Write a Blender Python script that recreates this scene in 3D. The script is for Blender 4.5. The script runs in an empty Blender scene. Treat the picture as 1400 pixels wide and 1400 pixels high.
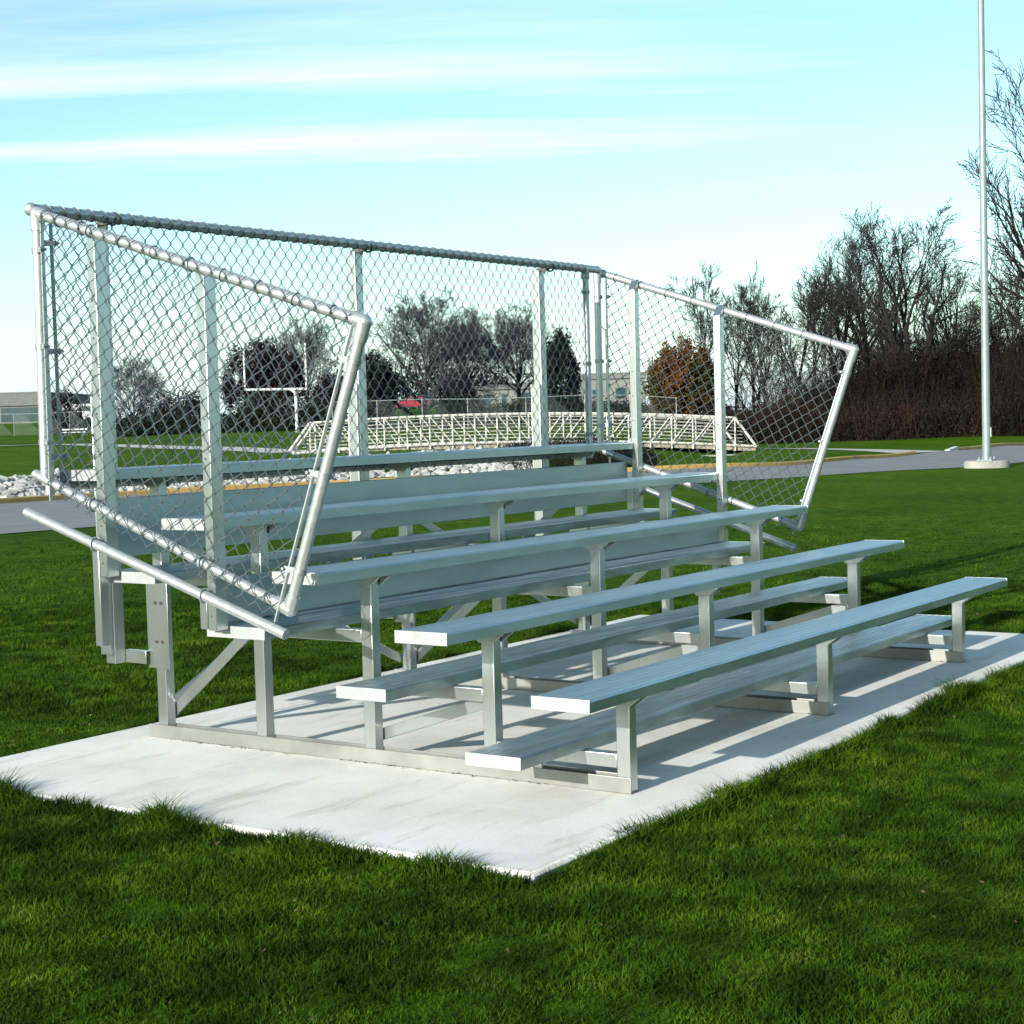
import bpy, math, random
import numpy as np
from mathutils import Vector, Matrix
R = math.radians
scene = bpy.context.scene
col = scene.collection

# ------------------------------------------------------------------ camera
F_PX = 2267.4
CAM = Vector((-4.9038, -3.2022, 1.4212))
YAW, PIT, ROL = -0.9666, -0.0551, -0.0284
_fw = Vector((-math.sin(YAW) * math.cos(PIT), math.cos(YAW) * math.cos(PIT), math.sin(PIT)))
_r = Vector((math.cos(YAW), math.sin(YAW), 0)); _u = _r.cross(_fw)
RT = _r * math.cos(ROL) + _u * math.sin(ROL)
UP = -_r * math.sin(ROL) + _u * math.cos(ROL)
FW = _fw
cd = bpy.data.cameras.new('camera'); co = bpy.data.objects.new('camera', cd); col.objects.link(co)
co.matrix_world = Matrix(((RT.x, UP.x, -FW.x, CAM.x), (RT.y, UP.y, -FW.y, CAM.y), (RT.z, UP.z, -FW.z, CAM.z), (0, 0, 0, 1)))
cd.sensor_width = 36; cd.lens = F_PX / 1400 * 36; cd.clip_start = 0.1; cd.clip_end = 6000
scene.camera = co
FH = Vector((FW.x, FW.y, 0)).normalized(); RH = Vector((FH.y, -FH.x, 0))

def hor(px): return 594.7 - 0.02843 * px
def ray(px, py):
    d = FW + RT * ((px - 700) / F_PX) + UP * ((700 - py) / F_PX)
    return d
def P(px, py, d):                       # world point seen at a pixel, d metres deep
    r = ray(px, py); h = r.dot(FH)
    return CAM + r * (d / h)
def UD(u, d): return (CAM.x + RH.x * u + FH.x * d, CAM.y + RH.y * u + FH.y * d)

# ------------------------------------------------------------------ terrain
KA = np.array([-1.2, -.309, -.251, -.154, -.099, -.026, .084, .155, .2205, .245, .265, .309, .6])
KD = np.array([30., 34.6, 37.4, 39.2, 41.2, 41.6, 43.0, 45.2, 51.2, 53.2, 56.0, 63.0, 100.])
LD = np.array([-200, 42., 53., 62., 80., 110., 138., 165., 200., 400., 3000.])
LZ = np.array([0, 0, .30, .55, .88, 1.05, 1.35, 2.7, 3.2, 3.4, 3.4])
CE = np.array([-1, 2.6, 5.2, 8.0, 13., 15.]); CZ = np.array([0, 0, -.95, -.95, 0., 0.])
def sst(x, a, b):
    t = np.clip((x - a) / (b - a), 0, 1); return t * t * (3 - 2 * t)
def terrain_ud(u, d):
    u = np.asarray(u, float); d = np.asarray(d, float)
    a = u / np.maximum(d, 1.0)
    w = 1 - sst(a, .055, .165)
    z = np.interp(d, LD, LZ) * w
    e = d - np.interp(a, KA, KD)
    cw = 1 - sst(a, .125, .150)
    st = 1 + .38 * sst(a, -.11, -.03) + .62 * sst(a, .045, .085); e = np.where(e > 5.2, 5.2 + (e - 5.2) / st, e)
    z = z + np.interp(e, CE, CZ) * cw * (d > 20)
    far = sst(d, 25, 60)
    z = z + far * .05 * (np.sin(u * .31 + 1.3) * np.sin(d * .17) + .5 * np.sin(u * .83 + d * .5))
    return z - .035
def terrain(x, y):
    x = np.asarray(x, float) - CAM.x; y = np.asarray(y, float) - CAM.y
    return terrain_ud(x * RH.x + y * RH.y, x * FH.x + y * FH.y)
def G(px, d, dz=0):                     # ground point under image column px at depth d
    p = P(px, hor(px), d)
    return Vector((p.x, p.y, float(terrain(p.x, p.y)) + dz))

# ------------------------------------------------------------------ materials
def new_mat(name):
    m = bpy.data.materials.new(name); m.use_nodes = True
    nt = m.node_tree; b = nt.nodes['Principled BSDF']
    return m, nt, b
def N(nt, t, **kw):
    n = nt.nodes.new(t)
    for k, v in kw.items():
        if k in n.inputs: n.inputs[k].default_value = v
        else: setattr(n, k, v)
    return n
def ramp(nt, stops):
    r = nt.nodes.new('ShaderNodeValToRGB'); e = r.color_ramp.elements
    while len(e) < len(stops): e.new(.5)
    for s, (p, c) in zip(e, stops): s.position = p; s.color = (*c, 1)
    return r
def noise(nt, scale, detail=4, rough=.55, coord='Object', stretch=None):
    tc = nt.nodes.new('ShaderNodeTexCoord'); n = N(nt, 'ShaderNodeTexNoise', Scale=scale, Detail=detail, Roughness=rough)
    if stretch:
        mp = nt.nodes.new('ShaderNodeMapping'); mp.inputs['Scale'].default_value = stretch
        nt.links.new(tc.outputs[coord], mp.inputs['Vector']); nt.links.new(mp.outputs[0], n.inputs['Vector'])
    else: nt.links.new(tc.outputs[coord], n.inputs['Vector'])
    return n
def mat_noise(name, stops, scale, rough=.9, metal=0., detail=5, bump=0., bscale=None, stretch=None, rrange=None, spec=None):
    m, nt, b = new_mat(name)
    n = noise(nt, scale, detail, stretch=stretch); r = ramp(nt, stops)
    nt.links.new(n.outputs['Fac'], r.inputs[0]); nt.links.new(r.outputs[0], b.inputs['Base Color'])
    b.inputs['Roughness'].default_value = rough; b.inputs['Metallic'].default_value = metal
    if spec is not None: b.inputs['Specular IOR Level'].default_value = spec
    if rrange:
        n3 = noise(nt, scale * 2.7, 4, stretch=stretch)
        mr = N(nt, 'ShaderNodeMapRange'); mr.inputs[3].default_value = rrange[0]; mr.inputs[4].default_value = rrange[1]
        nt.links.new(n3.outputs['Fac'], mr.inputs[0]); nt.links.new(mr.outputs[0], b.inputs['Roughness'])
    if bump:
        n2 = noise(nt, bscale or scale * 4, 5, stretch=stretch)
        bp = N(nt, 'ShaderNodeBump', Strength=bump, Distance=.02)
        nt.links.new(n2.outputs['Fac'], bp.inputs['Height']); nt.links.new(bp.outputs[0], b.inputs['Normal'])
    return m

def plank_mat(name, c0, c1, rough, dirt):
    m, nt, b = new_mat(name)
    n = noise(nt, 3.5, 6, .6, stretch=(.35, 3, 3)); r = ramp(nt, [(.35, c0), (.65, c1)])
    nt.links.new(n.outputs['Fac'], r.inputs[0])
    n2 = noise(nt, 6, 6, .65, stretch=(.5, 5, 2)); r2 = ramp(nt, [(.42, (1 - dirt,) * 3), (.62, (1, 1, 1))])
    nt.links.new(n2.outputs['Fac'], r2.inputs[0])
    mx = N(nt, 'ShaderNodeMix', data_type='RGBA', blend_type='MULTIPLY'); mx.inputs[0].default_value = 1
    nt.links.new(r.outputs[0], mx.inputs[6]); nt.links.new(r2.outputs[0], mx.inputs[7])
    nt.links.new(mx.outputs[2], b.inputs['Base Color'])
    b.inputs['Metallic'].default_value = .88
    mr = N(nt, 'ShaderNodeMapRange'); mr.inputs[3].default_value = rough - .08; mr.inputs[4].default_value = rough + .12
    nt.links.new(n2.outputs['Fac'], mr.inputs[0]); nt.links.new(mr.outputs[0], b.inputs['Roughness'])
    tc = nt.nodes.new('ShaderNodeTexCoord')
    wv = N(nt, 'ShaderNodeTexWave', Scale=26.0, bands_direction='Y'); wv.wave_profile = 'SIN'
    nt.links.new(tc.outputs['Object'], wv.inputs['Vector'])
    bp = N(nt, 'ShaderNodeBump', Strength=.22, Distance=.003)
    nt.links.new(wv.outputs['Fac'], bp.inputs['Height']); nt.links.new(bp.outputs[0], b.inputs['Normal'])
    return m
M = {}
M['seat'] = plank_mat('anodised_plank', (.365, .45, .462), (.445, .53, .54), .34, .12)
M['foot'] = plank_mat('mill_plank', (.36, .42, .43), (.47, .53, .54), .34, .32)
M['riser'] = plank_mat('riser_plank', (.335, .415, .425), (.41, .48, .49), .40, .12)
M['cap'] = mat_noise('end_cap_metal', [(.3, (.33, .35, .35)), (.7, (.43, .445, .445))], 14, .46, .5, bump=.1)
M['alu'] = mat_noise('extruded_aluminium', [(.3, (.46, .49, .485)), (.7, (.55, .58, .57))], 2.5, .3, .95, stretch=(3, 3, 1))
M['rail'] = mat_noise('dusty_base_rail', [(.3, (.23, .235, .22)), (.7, (.35, .355, .335))], 5, .45, .8, detail=7)
M['galv'] = mat_noise('galvanised_pipe', [(.3, (.37, .40, .40)), (.7, (.50, .525, .525))], 40, .4, .65, rrange=(.3, .46))
M['fit'] = mat_noise('cast_fitting', [(.3, (.22, .26, .26)), (.7, (.36, .39, .39))], 60, .5, .7, bump=.2)
M['wire'] = mat_noise('galvanised_wire', [(.3, (.10, .128, .133)), (.7, (.175, .203, .208))], 50, .42, .6)
M['bolt'] = mat_noise('dark_bolt', [(.3, (.06, .06, .06)), (.7, (.12, .12, .12))], 60, .6, .6)

# concrete slab
def concrete(name, c0, c1, c2):
    m, nt, b = new_mat(name)
    n = noise(nt, 1.3, 8, .62); r = ramp(nt, [(.3, c0), (.5, c1), (.72, c2)])
    nt.links.new(n.outputs['Fac'], r.inputs[0])
    n2 = noise(nt, 90, 3, .7); r2 = ramp(nt, [(.3, (.86, .86, .85)), (.6, (1, 1, 1))])
    nt.links.new(n2.outputs['Fac'], r2.inputs[0])
    n3 = noise(nt, 2.2, 6, .7, stretch=(.5, 3, 1)); r3 = ramp(nt, [(.34, (.78, .77, .73)), (.46, (1, 1, 1))])
    nt.links.new(n3.outputs['Fac'], r3.inputs[0])
    mx = N(nt, 'ShaderNodeMix', data_type='RGBA', blend_type='MULTIPLY'); mx.inputs[0].default_value = 1
    mx2 = N(nt, 'ShaderNodeMix', data_type='RGBA', blend_type='MULTIPLY'); mx2.inputs[0].default_value = 1
    nt.links.new(r.outputs[0], mx.inputs[6]); nt.links.new(r2.outputs[0], mx.inputs[7])
    nt.links.new(mx.outputs[2], mx2.inputs[6]); nt.links.new(r3.outputs[0], mx2.inputs[7])
    nt.links.new(mx2.outputs[2], b.inputs['Base Color']); b.inputs['Roughness'].default_value = .9
    n4 = noise(nt, 60, 4, .7, stretch=(.2, 2, 1))
    bp = N(nt, 'ShaderNodeBump', Strength=.35, Distance=.004)
    nt.links.new(n4.outputs['Fac'], bp.inputs['Height']); nt.links.new(bp.outputs[0], b.inputs['Normal'])
    return m
M['concrete'] = concrete('broomed_concrete', (.52, .51, .465), (.66, .65, .60), (.75, .74, .70))
M['concrete2'] = concrete('old_concrete', (.20, .20, .175), (.27, .265, .24), (.32, .32, .29))
M['asphalt'] = mat_noise('worn_asphalt', [(.3, (.13, .135, .14)), (.7, (.18, .185, .19))], 1.2, .9, bump=.4, bscale=60, detail=8)
M['kerb'] = mat_noise('yellow_kerb_paint', [(.30, (.22, .18, .12)), (.42, (.36, .22, .06)), (.75, (.48, .31, .09))], 1.7, .85, detail=8, bump=.3)
M['kerbgrey'] = mat_noise('bare_kerb', [(.3, (.42, .41, .38)), (.7, (.55, .54, .50))], 2, .9)
M['path'] = mat_noise('pale_path', [(.3, (.30, .30, .28)), (.7, (.40, .39, .37))], 2, .95)
M['stone'] = mat_noise('white_stone', [(.25, (.18, .18, .165)), (.7, (.43, .425, .40))], 1.2, .9, bump=.5, bscale=9)
M['cream'] = mat_noise('cream_paint', [(.3, (.43, .42, .38)), (.7, (.54, .53, .485))], 6, .6)
M['wood'] = mat_noise('weathered_deck', [(.3, (.20, .17, .13)), (.7, (.34, .29, .23))], 5, .9)
M['white'] = mat_noise('white_paint', [(.3, (.50, .51, .51)), (.7, (.58, .585, .585))], 8, .5)
M['pole'] = mat_noise('grey_pole_paint', [(.3, (.16, .205, .21)), (.7, (.22, .265, .27))], 4, .45, .2)
M['glass'] = mat_noise('dark_glass', [(.3, (.02, .04, .045)), (.7, (.04, .07, .075))], 3, .12)
M['roofgrey'] = mat_noise('grey_roof', [(.3, (.085, .092, .09)), (.7, (.115, .122, .118))], 3, .8)
M['wallgrey'] = mat_noise('grey_wall', [(.3, (.11, .118, .115)), (.7, (.145, .152, .148))], 2, .9)
M['wallbeige'] = mat_noise('beige_wall', [(.3, (.135, .145, .135)), (.7, (.17, .18, .165))], 2, .9)
M['carred'] = mat_noise('red_car_paint', [(.3, (.20, .012, .03)), (.7, (.26, .016, .04))], 3, .3)
M['rubber'] = mat_noise('tyre_rubber', [(.3, (.015, .015, .015)), (.7, (.03, .03, .03))], 9, .9)
M['poleswood'] = mat_noise('creosote_wood', [(.3, (.05, .045, .04)), (.7, (.09, .08, .07))], 9, .9)
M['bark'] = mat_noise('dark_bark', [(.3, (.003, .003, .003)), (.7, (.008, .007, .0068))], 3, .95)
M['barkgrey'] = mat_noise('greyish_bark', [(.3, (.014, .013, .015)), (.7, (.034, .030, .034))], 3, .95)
M['barkred'] = mat_noise('purplish_twigs', [(.3, (.055, .035, .042)), (.7, (.095, .065, .075))], 3, .95)
def leaf_mat(name, stops, scale):
    m = mat_noise(name, stops, scale, .8, detail=3, spec=.2)
    nt = m.node_tree; b = nt.nodes['Principled BSDF']
    out = [n for n in nt.nodes if n.type == 'OUTPUT_MATERIAL'][0]
    tr = N(nt, 'ShaderNodeBsdfTranslucent'); mix = N(nt, 'ShaderNodeMixShader'); mix.inputs[0].default_value = .25
    src = b.inputs['Base Color'].links[0].from_socket
    nt.links.new(src, tr.inputs['Color']); nt.links.new(b.outputs[0], mix.inputs[1]); nt.links.new(tr.outputs[0], mix.inputs[2])
    nt.links.new(mix.outputs[0], out.inputs['Surface'])
    return m
def grass_mat():
    m = leaf_mat('grass_blade', [(.26, (.008, .022, .002)), (.46, (.022, .058, .003)), (.62, (.048, .104, .005)), (.78, (.10, .138, .018))], 5)
    nt = m.node_tree; b = nt.nodes['Principled BSDF']; b.inputs['Specular IOR Level'].default_value = .08
    base = b.inputs['Base Color'].links[0].from_socket
    n = noise(nt, 95, 2, .6); r = ramp(nt, [(.30, (.55, .60, .5)), (.55, (1, 1, 1)), (.70, (1.5, 1.35, 1.2)), (.80, (3.2, 2.1, 5))]); nt.links.new(n.outputs['Fac'], r.inputs[0])
    n2 = noise(nt, .9, 4, .6); r2 = ramp(nt, [(.36, (.50, .54, .6)), (.50, (.95, .95, .95)), (.66, (1.45, 1.25, 1.1))]); nt.links.new(n2.outputs['Fac'], r2.inputs[0])
    prev = base
    for q in (r, r2):
        mx = N(nt, 'ShaderNodeMix', data_type='RGBA', blend_type='MULTIPLY'); mx.inputs[0].default_value = 1
        nt.links.new(prev, mx.inputs[6]); nt.links.new(q.outputs[0], mx.inputs[7]); prev = mx.outputs[2]
    nt.links.new(prev, b.inputs['Base Color'])
    for l in list(nt.links):
        if l.to_node.type == 'BSDF_TRANSLUCENT' and l.to_socket.name == 'Color': nt.links.remove(l)
    tr = [x for x in nt.nodes if x.type == 'BSDF_TRANSLUCENT'][0]; nt.links.new(prev, tr.inputs['Color'])
    return m
M['grass'] = grass_mat()
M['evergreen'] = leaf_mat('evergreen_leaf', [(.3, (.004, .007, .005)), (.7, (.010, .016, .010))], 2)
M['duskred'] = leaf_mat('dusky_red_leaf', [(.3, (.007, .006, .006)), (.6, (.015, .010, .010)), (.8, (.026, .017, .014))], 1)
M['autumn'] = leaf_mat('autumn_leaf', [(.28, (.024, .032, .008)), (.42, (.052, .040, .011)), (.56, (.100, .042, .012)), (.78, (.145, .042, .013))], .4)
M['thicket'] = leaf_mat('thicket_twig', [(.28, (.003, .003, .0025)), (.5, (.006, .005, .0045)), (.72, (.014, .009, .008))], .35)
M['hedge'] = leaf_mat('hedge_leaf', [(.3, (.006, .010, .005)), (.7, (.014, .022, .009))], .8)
M['scrub'] = leaf_mat('russet_scrub', [(.28, (.006, .007, .004)), (.5, (.015, .010, .007)), (.72, (.034, .017, .012))], .45)

def lawn_material():
    m, nt, b = new_mat('lawn')
    n1 = noise(nt, .22, 6, .6); r1 = ramp(nt, [(.3, (.034, .086, .003)), (.5, (.050, .112, .004)), (.7, (.075, .132, .008))])
    n2 = noise(nt, 5.0, 7, .7); r2 = ramp(nt, [(.30, (.45, .45, .42)), (.5, (.95, .95, .95)), (.72, (1.35, 1.3, 1.2))])
    n3 = noise(nt, 38, 4, .75); r3 = ramp(nt, [(.3, (.55, .55, .5)), (.65, (1.2, 1.2, 1.2))])
    for n, r in ((n1, r1), (n2, r2), (n3, r3)): nt.links.new(n.outputs['Fac'], r.inputs[0])
    mx = N(nt, 'ShaderNodeMix', data_type='RGBA', blend_type='MULTIPLY'); mx.inputs[0].default_value = 1
    mx2 = N(nt, 'ShaderNodeMix', data_type='RGBA', blend_type='MULTIPLY'); mx2.inputs[0].default_value = 1
    nt.links.new(r1.outputs[0], mx.inputs[6]); nt.links.new(r2.outputs[0], mx.inputs[7])
    nt.links.new(mx.outputs[2], mx2.inputs[6]); nt.links.new(r3.outputs[0], mx2.inputs[7])
    nt.links.new(mx2.outputs[2], b.inputs['Base Color'])
    b.inputs['Roughness'].default_value = .95; b.inputs['Specular IOR Level'].default_value = .03
    n4 = noise(nt, 30, 5, .8); bp = N(nt, 'ShaderNodeBump', Strength=.9, Distance=.06)
    nt.links.new(n4.outputs['Fac'], bp.inputs['Height']); nt.links.new(bp.outputs[0], b.inputs['Normal'])
    return m
M['lawn'] = lawn_material()

# ------------------------------------------------------------------ mesh builder
class MB:
    def __init__(s): s.v = []; s.f = []
    def add(s, vs, fs):
        o = len(s.v); s.v += [tuple(v) for v in vs]; s.f += [tuple(i + o for i in f) for f in fs]
    def box(s, a, b):
        x0, y0, z0 = a; x1, y1, z1 = b
        s.add([(x0, y0, z0), (x1, y0, z0), (x1, y1, z0), (x0, y1, z0), (x0, y0, z1), (x1, y0, z1), (x1, y1, z1), (x0, y1, z1)],
              [(3, 2, 1, 0), (4, 5, 6, 7), (0, 1, 5, 4), (1, 2, 6, 5), (2, 3, 7, 6), (3, 0, 4, 7)])
    def bar(s, p, q, w, h, up=(0, 0, 1)):       # rectangular bar from p to q
        p = Vector(p); q = Vector(q); d = (q - p).normalized(); sd = d.cross(Vector(up)).normalized(); u = sd.cross(d)
        vs = []
        for c in (p, q):
            for a, b in ((-1, -1), (1, -1), (1, 1), (-1, 1)): vs.append(c + sd * (a * w / 2) + u * (b * h / 2))
        s.add(vs, [(3, 2, 1, 0), (4, 5, 6, 7), (0, 1, 5, 4), (1, 2, 6, 5), (2, 3, 7, 6), (3, 0, 4, 7)])
    def tube(s, pts, rad, n=8, cap=True):
        pts = [Vector(p) for p in pts]
        if not hasattr(rad, '__len__'): rad = [rad] * len(pts)
        vs = []; fs = []; ref = None
        for i, p in enumerate(pts):
            d = (pts[min(i + 1, len(pts) - 1)] - pts[max(i - 1, 0)])
            if d.length < 1e-9: d = Vector((0, 0, 1))
            d.normalize()
            if ref is None: ref = Vector((0, 0, 1)) if abs(d.z) < .9 else Vector((1, 0, 0))
            a = d.cross(ref); 
            if a.length < 1e-6: a = d.orthogonal()
            a.normalize(); b = a.cross(d); ref = b if abs(d.dot(b)) < .9 else ref
            for k in range(n):
                t = 2 * math.pi * k / n; vs.append(p + (a * math.cos(t) + b * math.sin(t)) * rad[i])
        for i in range(len(pts) - 1):
            for k in range(n):
                k2 = (k + 1) % n; fs.append((i * n + k, i * n + k2, (i + 1) * n + k2, (i + 1) * n + k))
        if cap: fs.append(tuple(range(n - 1, -1, -1))); fs.append(tuple((len(pts) - 1) * n + k for k in range(n)))
        s.add(vs, fs)
    def ring(s, c, axis, r, w, n=14, k=5):
        c = Vector(c); ax = Vector(axis).normalized(); a = ax.orthogonal().normalized(); b = ax.cross(a)
        vs = []; fs = []
        for i in range(n):
            t = 2 * math.pi * i / n; e = a * math.cos(t) + b * math.sin(t)
            for j in range(k):
                q = 2 * math.pi * j / k; vs.append(c + e * (r + w * math.cos(q)) + ax * (w * math.sin(q)))
        for i in range(n):
            for j in range(k): fs.append((i * k + j, i * k + (j + 1) % k, ((i + 1) % n) * k + (j + 1) % k, ((i + 1) % n) * k + j))
        s.add(vs, fs)
    def prism(s, poly, d):                       # poly: 3D points, extruded by vector d
        n = len(poly); d = Vector(d); vs = [Vector(p) for p in poly] + [Vector(p) + d for p in poly]
        s.add(vs, [tuple(range(n)), tuple(range(2 * n - 1, n - 1, -1))] + [(i, i + n, (i + 1) % n + n, (i + 1) % n) for i in range(n)])
    def sphere(s, c, r, n=10, m=6):
        c = Vector(c); vs = [c + Vector((0, 0, r))]; fs = []
        for i in range(1, m):
            ph = math.pi * i / m
            for k in range(n):
                t = 2 * math.pi * k / n; vs.append(c + Vector((math.sin(ph) * math.cos(t), math.sin(ph) * math.sin(t), math.cos(ph))) * r)
        vs.append(c - Vector((0, 0, r)))
        for k in range(n): fs.append((0, 1 + k, 1 + (k + 1) % n))
        for i in range(m - 2):
            for k in range(n):
                a = 1 + i * n + k; b = 1 + i * n + (k + 1) % n; fs.append((a, a + n, b + n, b))
        L = len(vs) - 1; o = 1 + (m - 2) * n
        for k in range(n): fs.append((o + k, L, o + (k + 1) % n))
        s.add(vs, fs)
    def build(s, name, mat, parent=None, origin=None, bevel=0, smooth=35, fix=True):
        me = bpy.data.meshes.new(name)
        vs = s.v
        if origin is not None: vs = [(x - origin[0], y - origin[1], z - origin[2]) for x, y, z in vs]
        me.from_pydata(vs, [], s.f)
        if fix:
            import bmesh
            bm = bmesh.new(); bm.from_mesh(me); bmesh.ops.recalc_face_normals(bm, faces=bm.faces); bm.to_mesh(me); bm.free()
        me.materials.append(mat)
        if smooth:
            me.polygons.foreach_set('use_smooth', [True] * len(me.polygons)); me.set_sharp_from_angle(angle=R(smooth))
        o = bpy.data.objects.new(name, me); col.objects.link(o)
        if parent: o.parent = parent
        elif origin is not None: o.location = origin
        if bevel:
            b = o.modifiers.new('bevel', 'BEVEL'); b.width = bevel; b.segments = 2; b.limit_method = 'ANGLE'
        return o
def tag(o, label=None, cat=None, group=None, kind=None):
    for k, v in (('label', label), ('category', cat), ('group', group), ('kind', kind)):
        if v: o[k] = v
    return o
def empty(name, loc):
    o = bpy.data.objects.new(name, None); o.location = loc; o.empty_display_size = .2; col.objects.link(o); return o
def np_mesh(name, verts, loops, starts, totals, mat):
    me = bpy.data.meshes.new(name)
    me.vertices.add(len(verts)); me.vertices.foreach_set('co', verts.astype(np.float32).ravel())
    me.loops.add(len(loops)); me.loops.foreach_set('vertex_index', loops.astype(np.int32))
    me.polygons.add(len(starts)); me.polygons.foreach_set('loop_start', starts.astype(np.int32))
    me.polygons.foreach_set('loop_total', totals.astype(np.int32))
    me.update(calc_edges=True); me.materials.append(mat)
    return me
def quads_mesh(name, verts4, mat):              # verts4: (n,4,3)
    n = len(verts4); idx = np.arange(n * 4)
    return np_mesh(name, verts4.reshape(-1, 3), idx, np.arange(n) * 4, np.full(n, 4), mat)
def link(name, me, parent=None, loc=None):
    o = bpy.data.objects.new(name, me); col.objects.link(o)
    if parent: o.parent = parent
    if loc is not None: o.location = loc
    return o

# ------------------------------------------------------------------ world and sun
SUN_EL = R(17); SUN_V = Vector((-1, .05, 0)).normalized() * math.cos(SUN_EL) + Vector((0, 0, math.sin(SUN_EL)))
w = bpy.data.worlds.new('World'); scene.world = w; w.use_nodes = True
nt = w.node_tree; bg = nt.nodes['Background']
sky = nt.nodes.new('ShaderNodeTexSky'); sky.sky_type = 'NISHITA'; sky.sun_disc = False
sky.sun_elevation = SUN_EL; sky.sun_rotation = math.atan2(SUN_V.x, SUN_V.y)
sky.air_density = 1.0; sky.dust_density = 0.6; sky.ozone_density = 1.5
tc = nt.nodes.new('ShaderNodeTexCoord')
tint = N(nt, 'ShaderNodeMix', data_type='RGBA', blend_type='MULTIPLY'); tint.inputs[0].default_value = 1
tint.inputs[7].default_value = (.88, 1.07, 1.03, 1)
nt.links.new(sky.outputs[0], tint.inputs[6])
# clouds: direction projected on a high flat layer
sep = nt.nodes.new('ShaderNodeSeparateXYZ'); nt.links.new(tc.outputs['Generated'], sep.inputs[0])
zc = N(nt, 'ShaderNodeMath', operation='MAXIMUM'); zc.inputs[1].default_value = .015; nt.links.new(sep.outputs[2], zc.inputs[0])
dv = N(nt, 'ShaderNodeVectorMath', operation='DIVIDE'); cmb = nt.nodes.new('ShaderNodeCombineXYZ')
for i in range(3): nt.links.new(zc.outputs[0], cmb.inputs[i])
nt.links.new(tc.outputs['Generated'], dv.inputs[0]); nt.links.new(cmb.outputs[0], dv.inputs[1])
mp = nt.nodes.new('ShaderNodeMapping'); mp.inputs['Rotation'].default_value = (0, 0, R(57.5)); mp.inputs['Scale'].default_value = (1, 1, 0)
mp.inputs['Location'].default_value = (1.3, .4, 0)
nt.links.new(dv.outputs[0], mp.inputs[0])
cn = N(nt, 'ShaderNodeTexNoise', Scale=1.0, Detail=7.0, Roughness=.58); mp2 = nt.nodes.new('ShaderNodeMapping'); mp2.inputs['Scale'].default_value = (.16, .75, 0); nt.links.new(mp.outputs[0], mp2.inputs[0]); nt.links.new(mp2.outputs[0], cn.inputs['Vector'])
cr = ramp(nt, [(.46, (0, 0, 0)), (.72, (1, 1, 1))]); nt.links.new(cn.outputs['Fac'], cr.inputs[0])
cf = N(nt, 'ShaderNodeMath', operation='MULTIPLY'); nt.links.new(cr.outputs[0], cf.inputs[0])
el = N(nt, 'ShaderNodeMapRange', interpolation_type='SMOOTHSTEP'); el.inputs[1].default_value = .122; el.inputs[2].default_value = .158; el.inputs[3].default_value = 0; el.inputs[4].default_value = .9
nt.links.new(sep.outputs[2], el.inputs[0])
dt = N(nt, 'ShaderNodeVectorMath', operation='DOT_PRODUCT'); dt.inputs[1].default_value = tuple(RH); nt.links.new(tc.outputs['Generated'], dt.inputs[0])
lr = N(nt, 'ShaderNodeMapRange', interpolation_type='SMOOTHSTEP'); lr.inputs[1].default_value = .02; lr.inputs[2].default_value = .24; lr.inputs[3].default_value = 1; lr.inputs[4].default_value = .3
nt.links.new(dt.outputs['Value'], lr.inputs[0])
hi = N(nt, 'ShaderNodeMapRange', interpolation_type='SMOOTHSTEP'); hi.inputs[1].default_value = .19; hi.inputs[2].default_value = .27; hi.inputs[3].default_value = 1; hi.inputs[4].default_value = .45
nt.links.new(sep.outputs[2], hi.inputs[0])
m1 = N(nt, 'ShaderNodeMath', operation='MULTIPLY'); m2 = N(nt, 'ShaderNodeMath', operation='MULTIPLY')
nt.links.new(el.outputs[0], m1.inputs[0]); nt.links.new(lr.outputs[0], m1.inputs[1]); nt.links.new(m1.outputs[0], m2.inputs[0]); nt.links.new(hi.outputs[0], m2.inputs[1]); nt.links.new(m2.outputs[0], cf.inputs[1])
hz = N(nt, 'ShaderNodeMapRange', interpolation_type='SMOOTHSTEP'); hz.inputs[1].default_value = -.01; hz.inputs[2].default_value = .10; hz.inputs[3].default_value = .85; hz.inputs[4].default_value = 0
nt.links.new(sep.outputs[2], hz.inputs[0])
hm = N(nt, 'ShaderNodeMix', data_type='RGBA'); hm.inputs[7].default_value = (4.1, 5.1, 5.5, 1); nt.links.new(hz.outputs[0], hm.inputs[0]); nt.links.new(tint.outputs[2], hm.inputs[6])
cm = N(nt, 'ShaderNodeMix', data_type='RGBA'); cm.inputs[7].default_value = (6.2, 6.5, 6.6, 1)
nt.links.new(cf.outputs[0], cm.inputs[0]); nt.links.new(hm.outputs[2], cm.inputs[6])
nt.links.new(cm.outputs[2], bg.inputs[0]); bg.inputs[1].default_value = .112
sl = bpy.data.lights.new('sun', 'SUN'); sl.energy = 4.7; sl.angle = R(.5); sl.color = (1, .95, .86)
so = bpy.data.objects.new('sun', sl); col.objects.link(so); so.rotation_euler = (-SUN_V).to_track_quat('-Z', 'Y').to_euler()
scene.view_settings.view_transform = 'Standard'; scene.view_settings.look = 'None'
scene.view_settings.exposure = 0.97; scene.view_settings.gamma = 1

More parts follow.
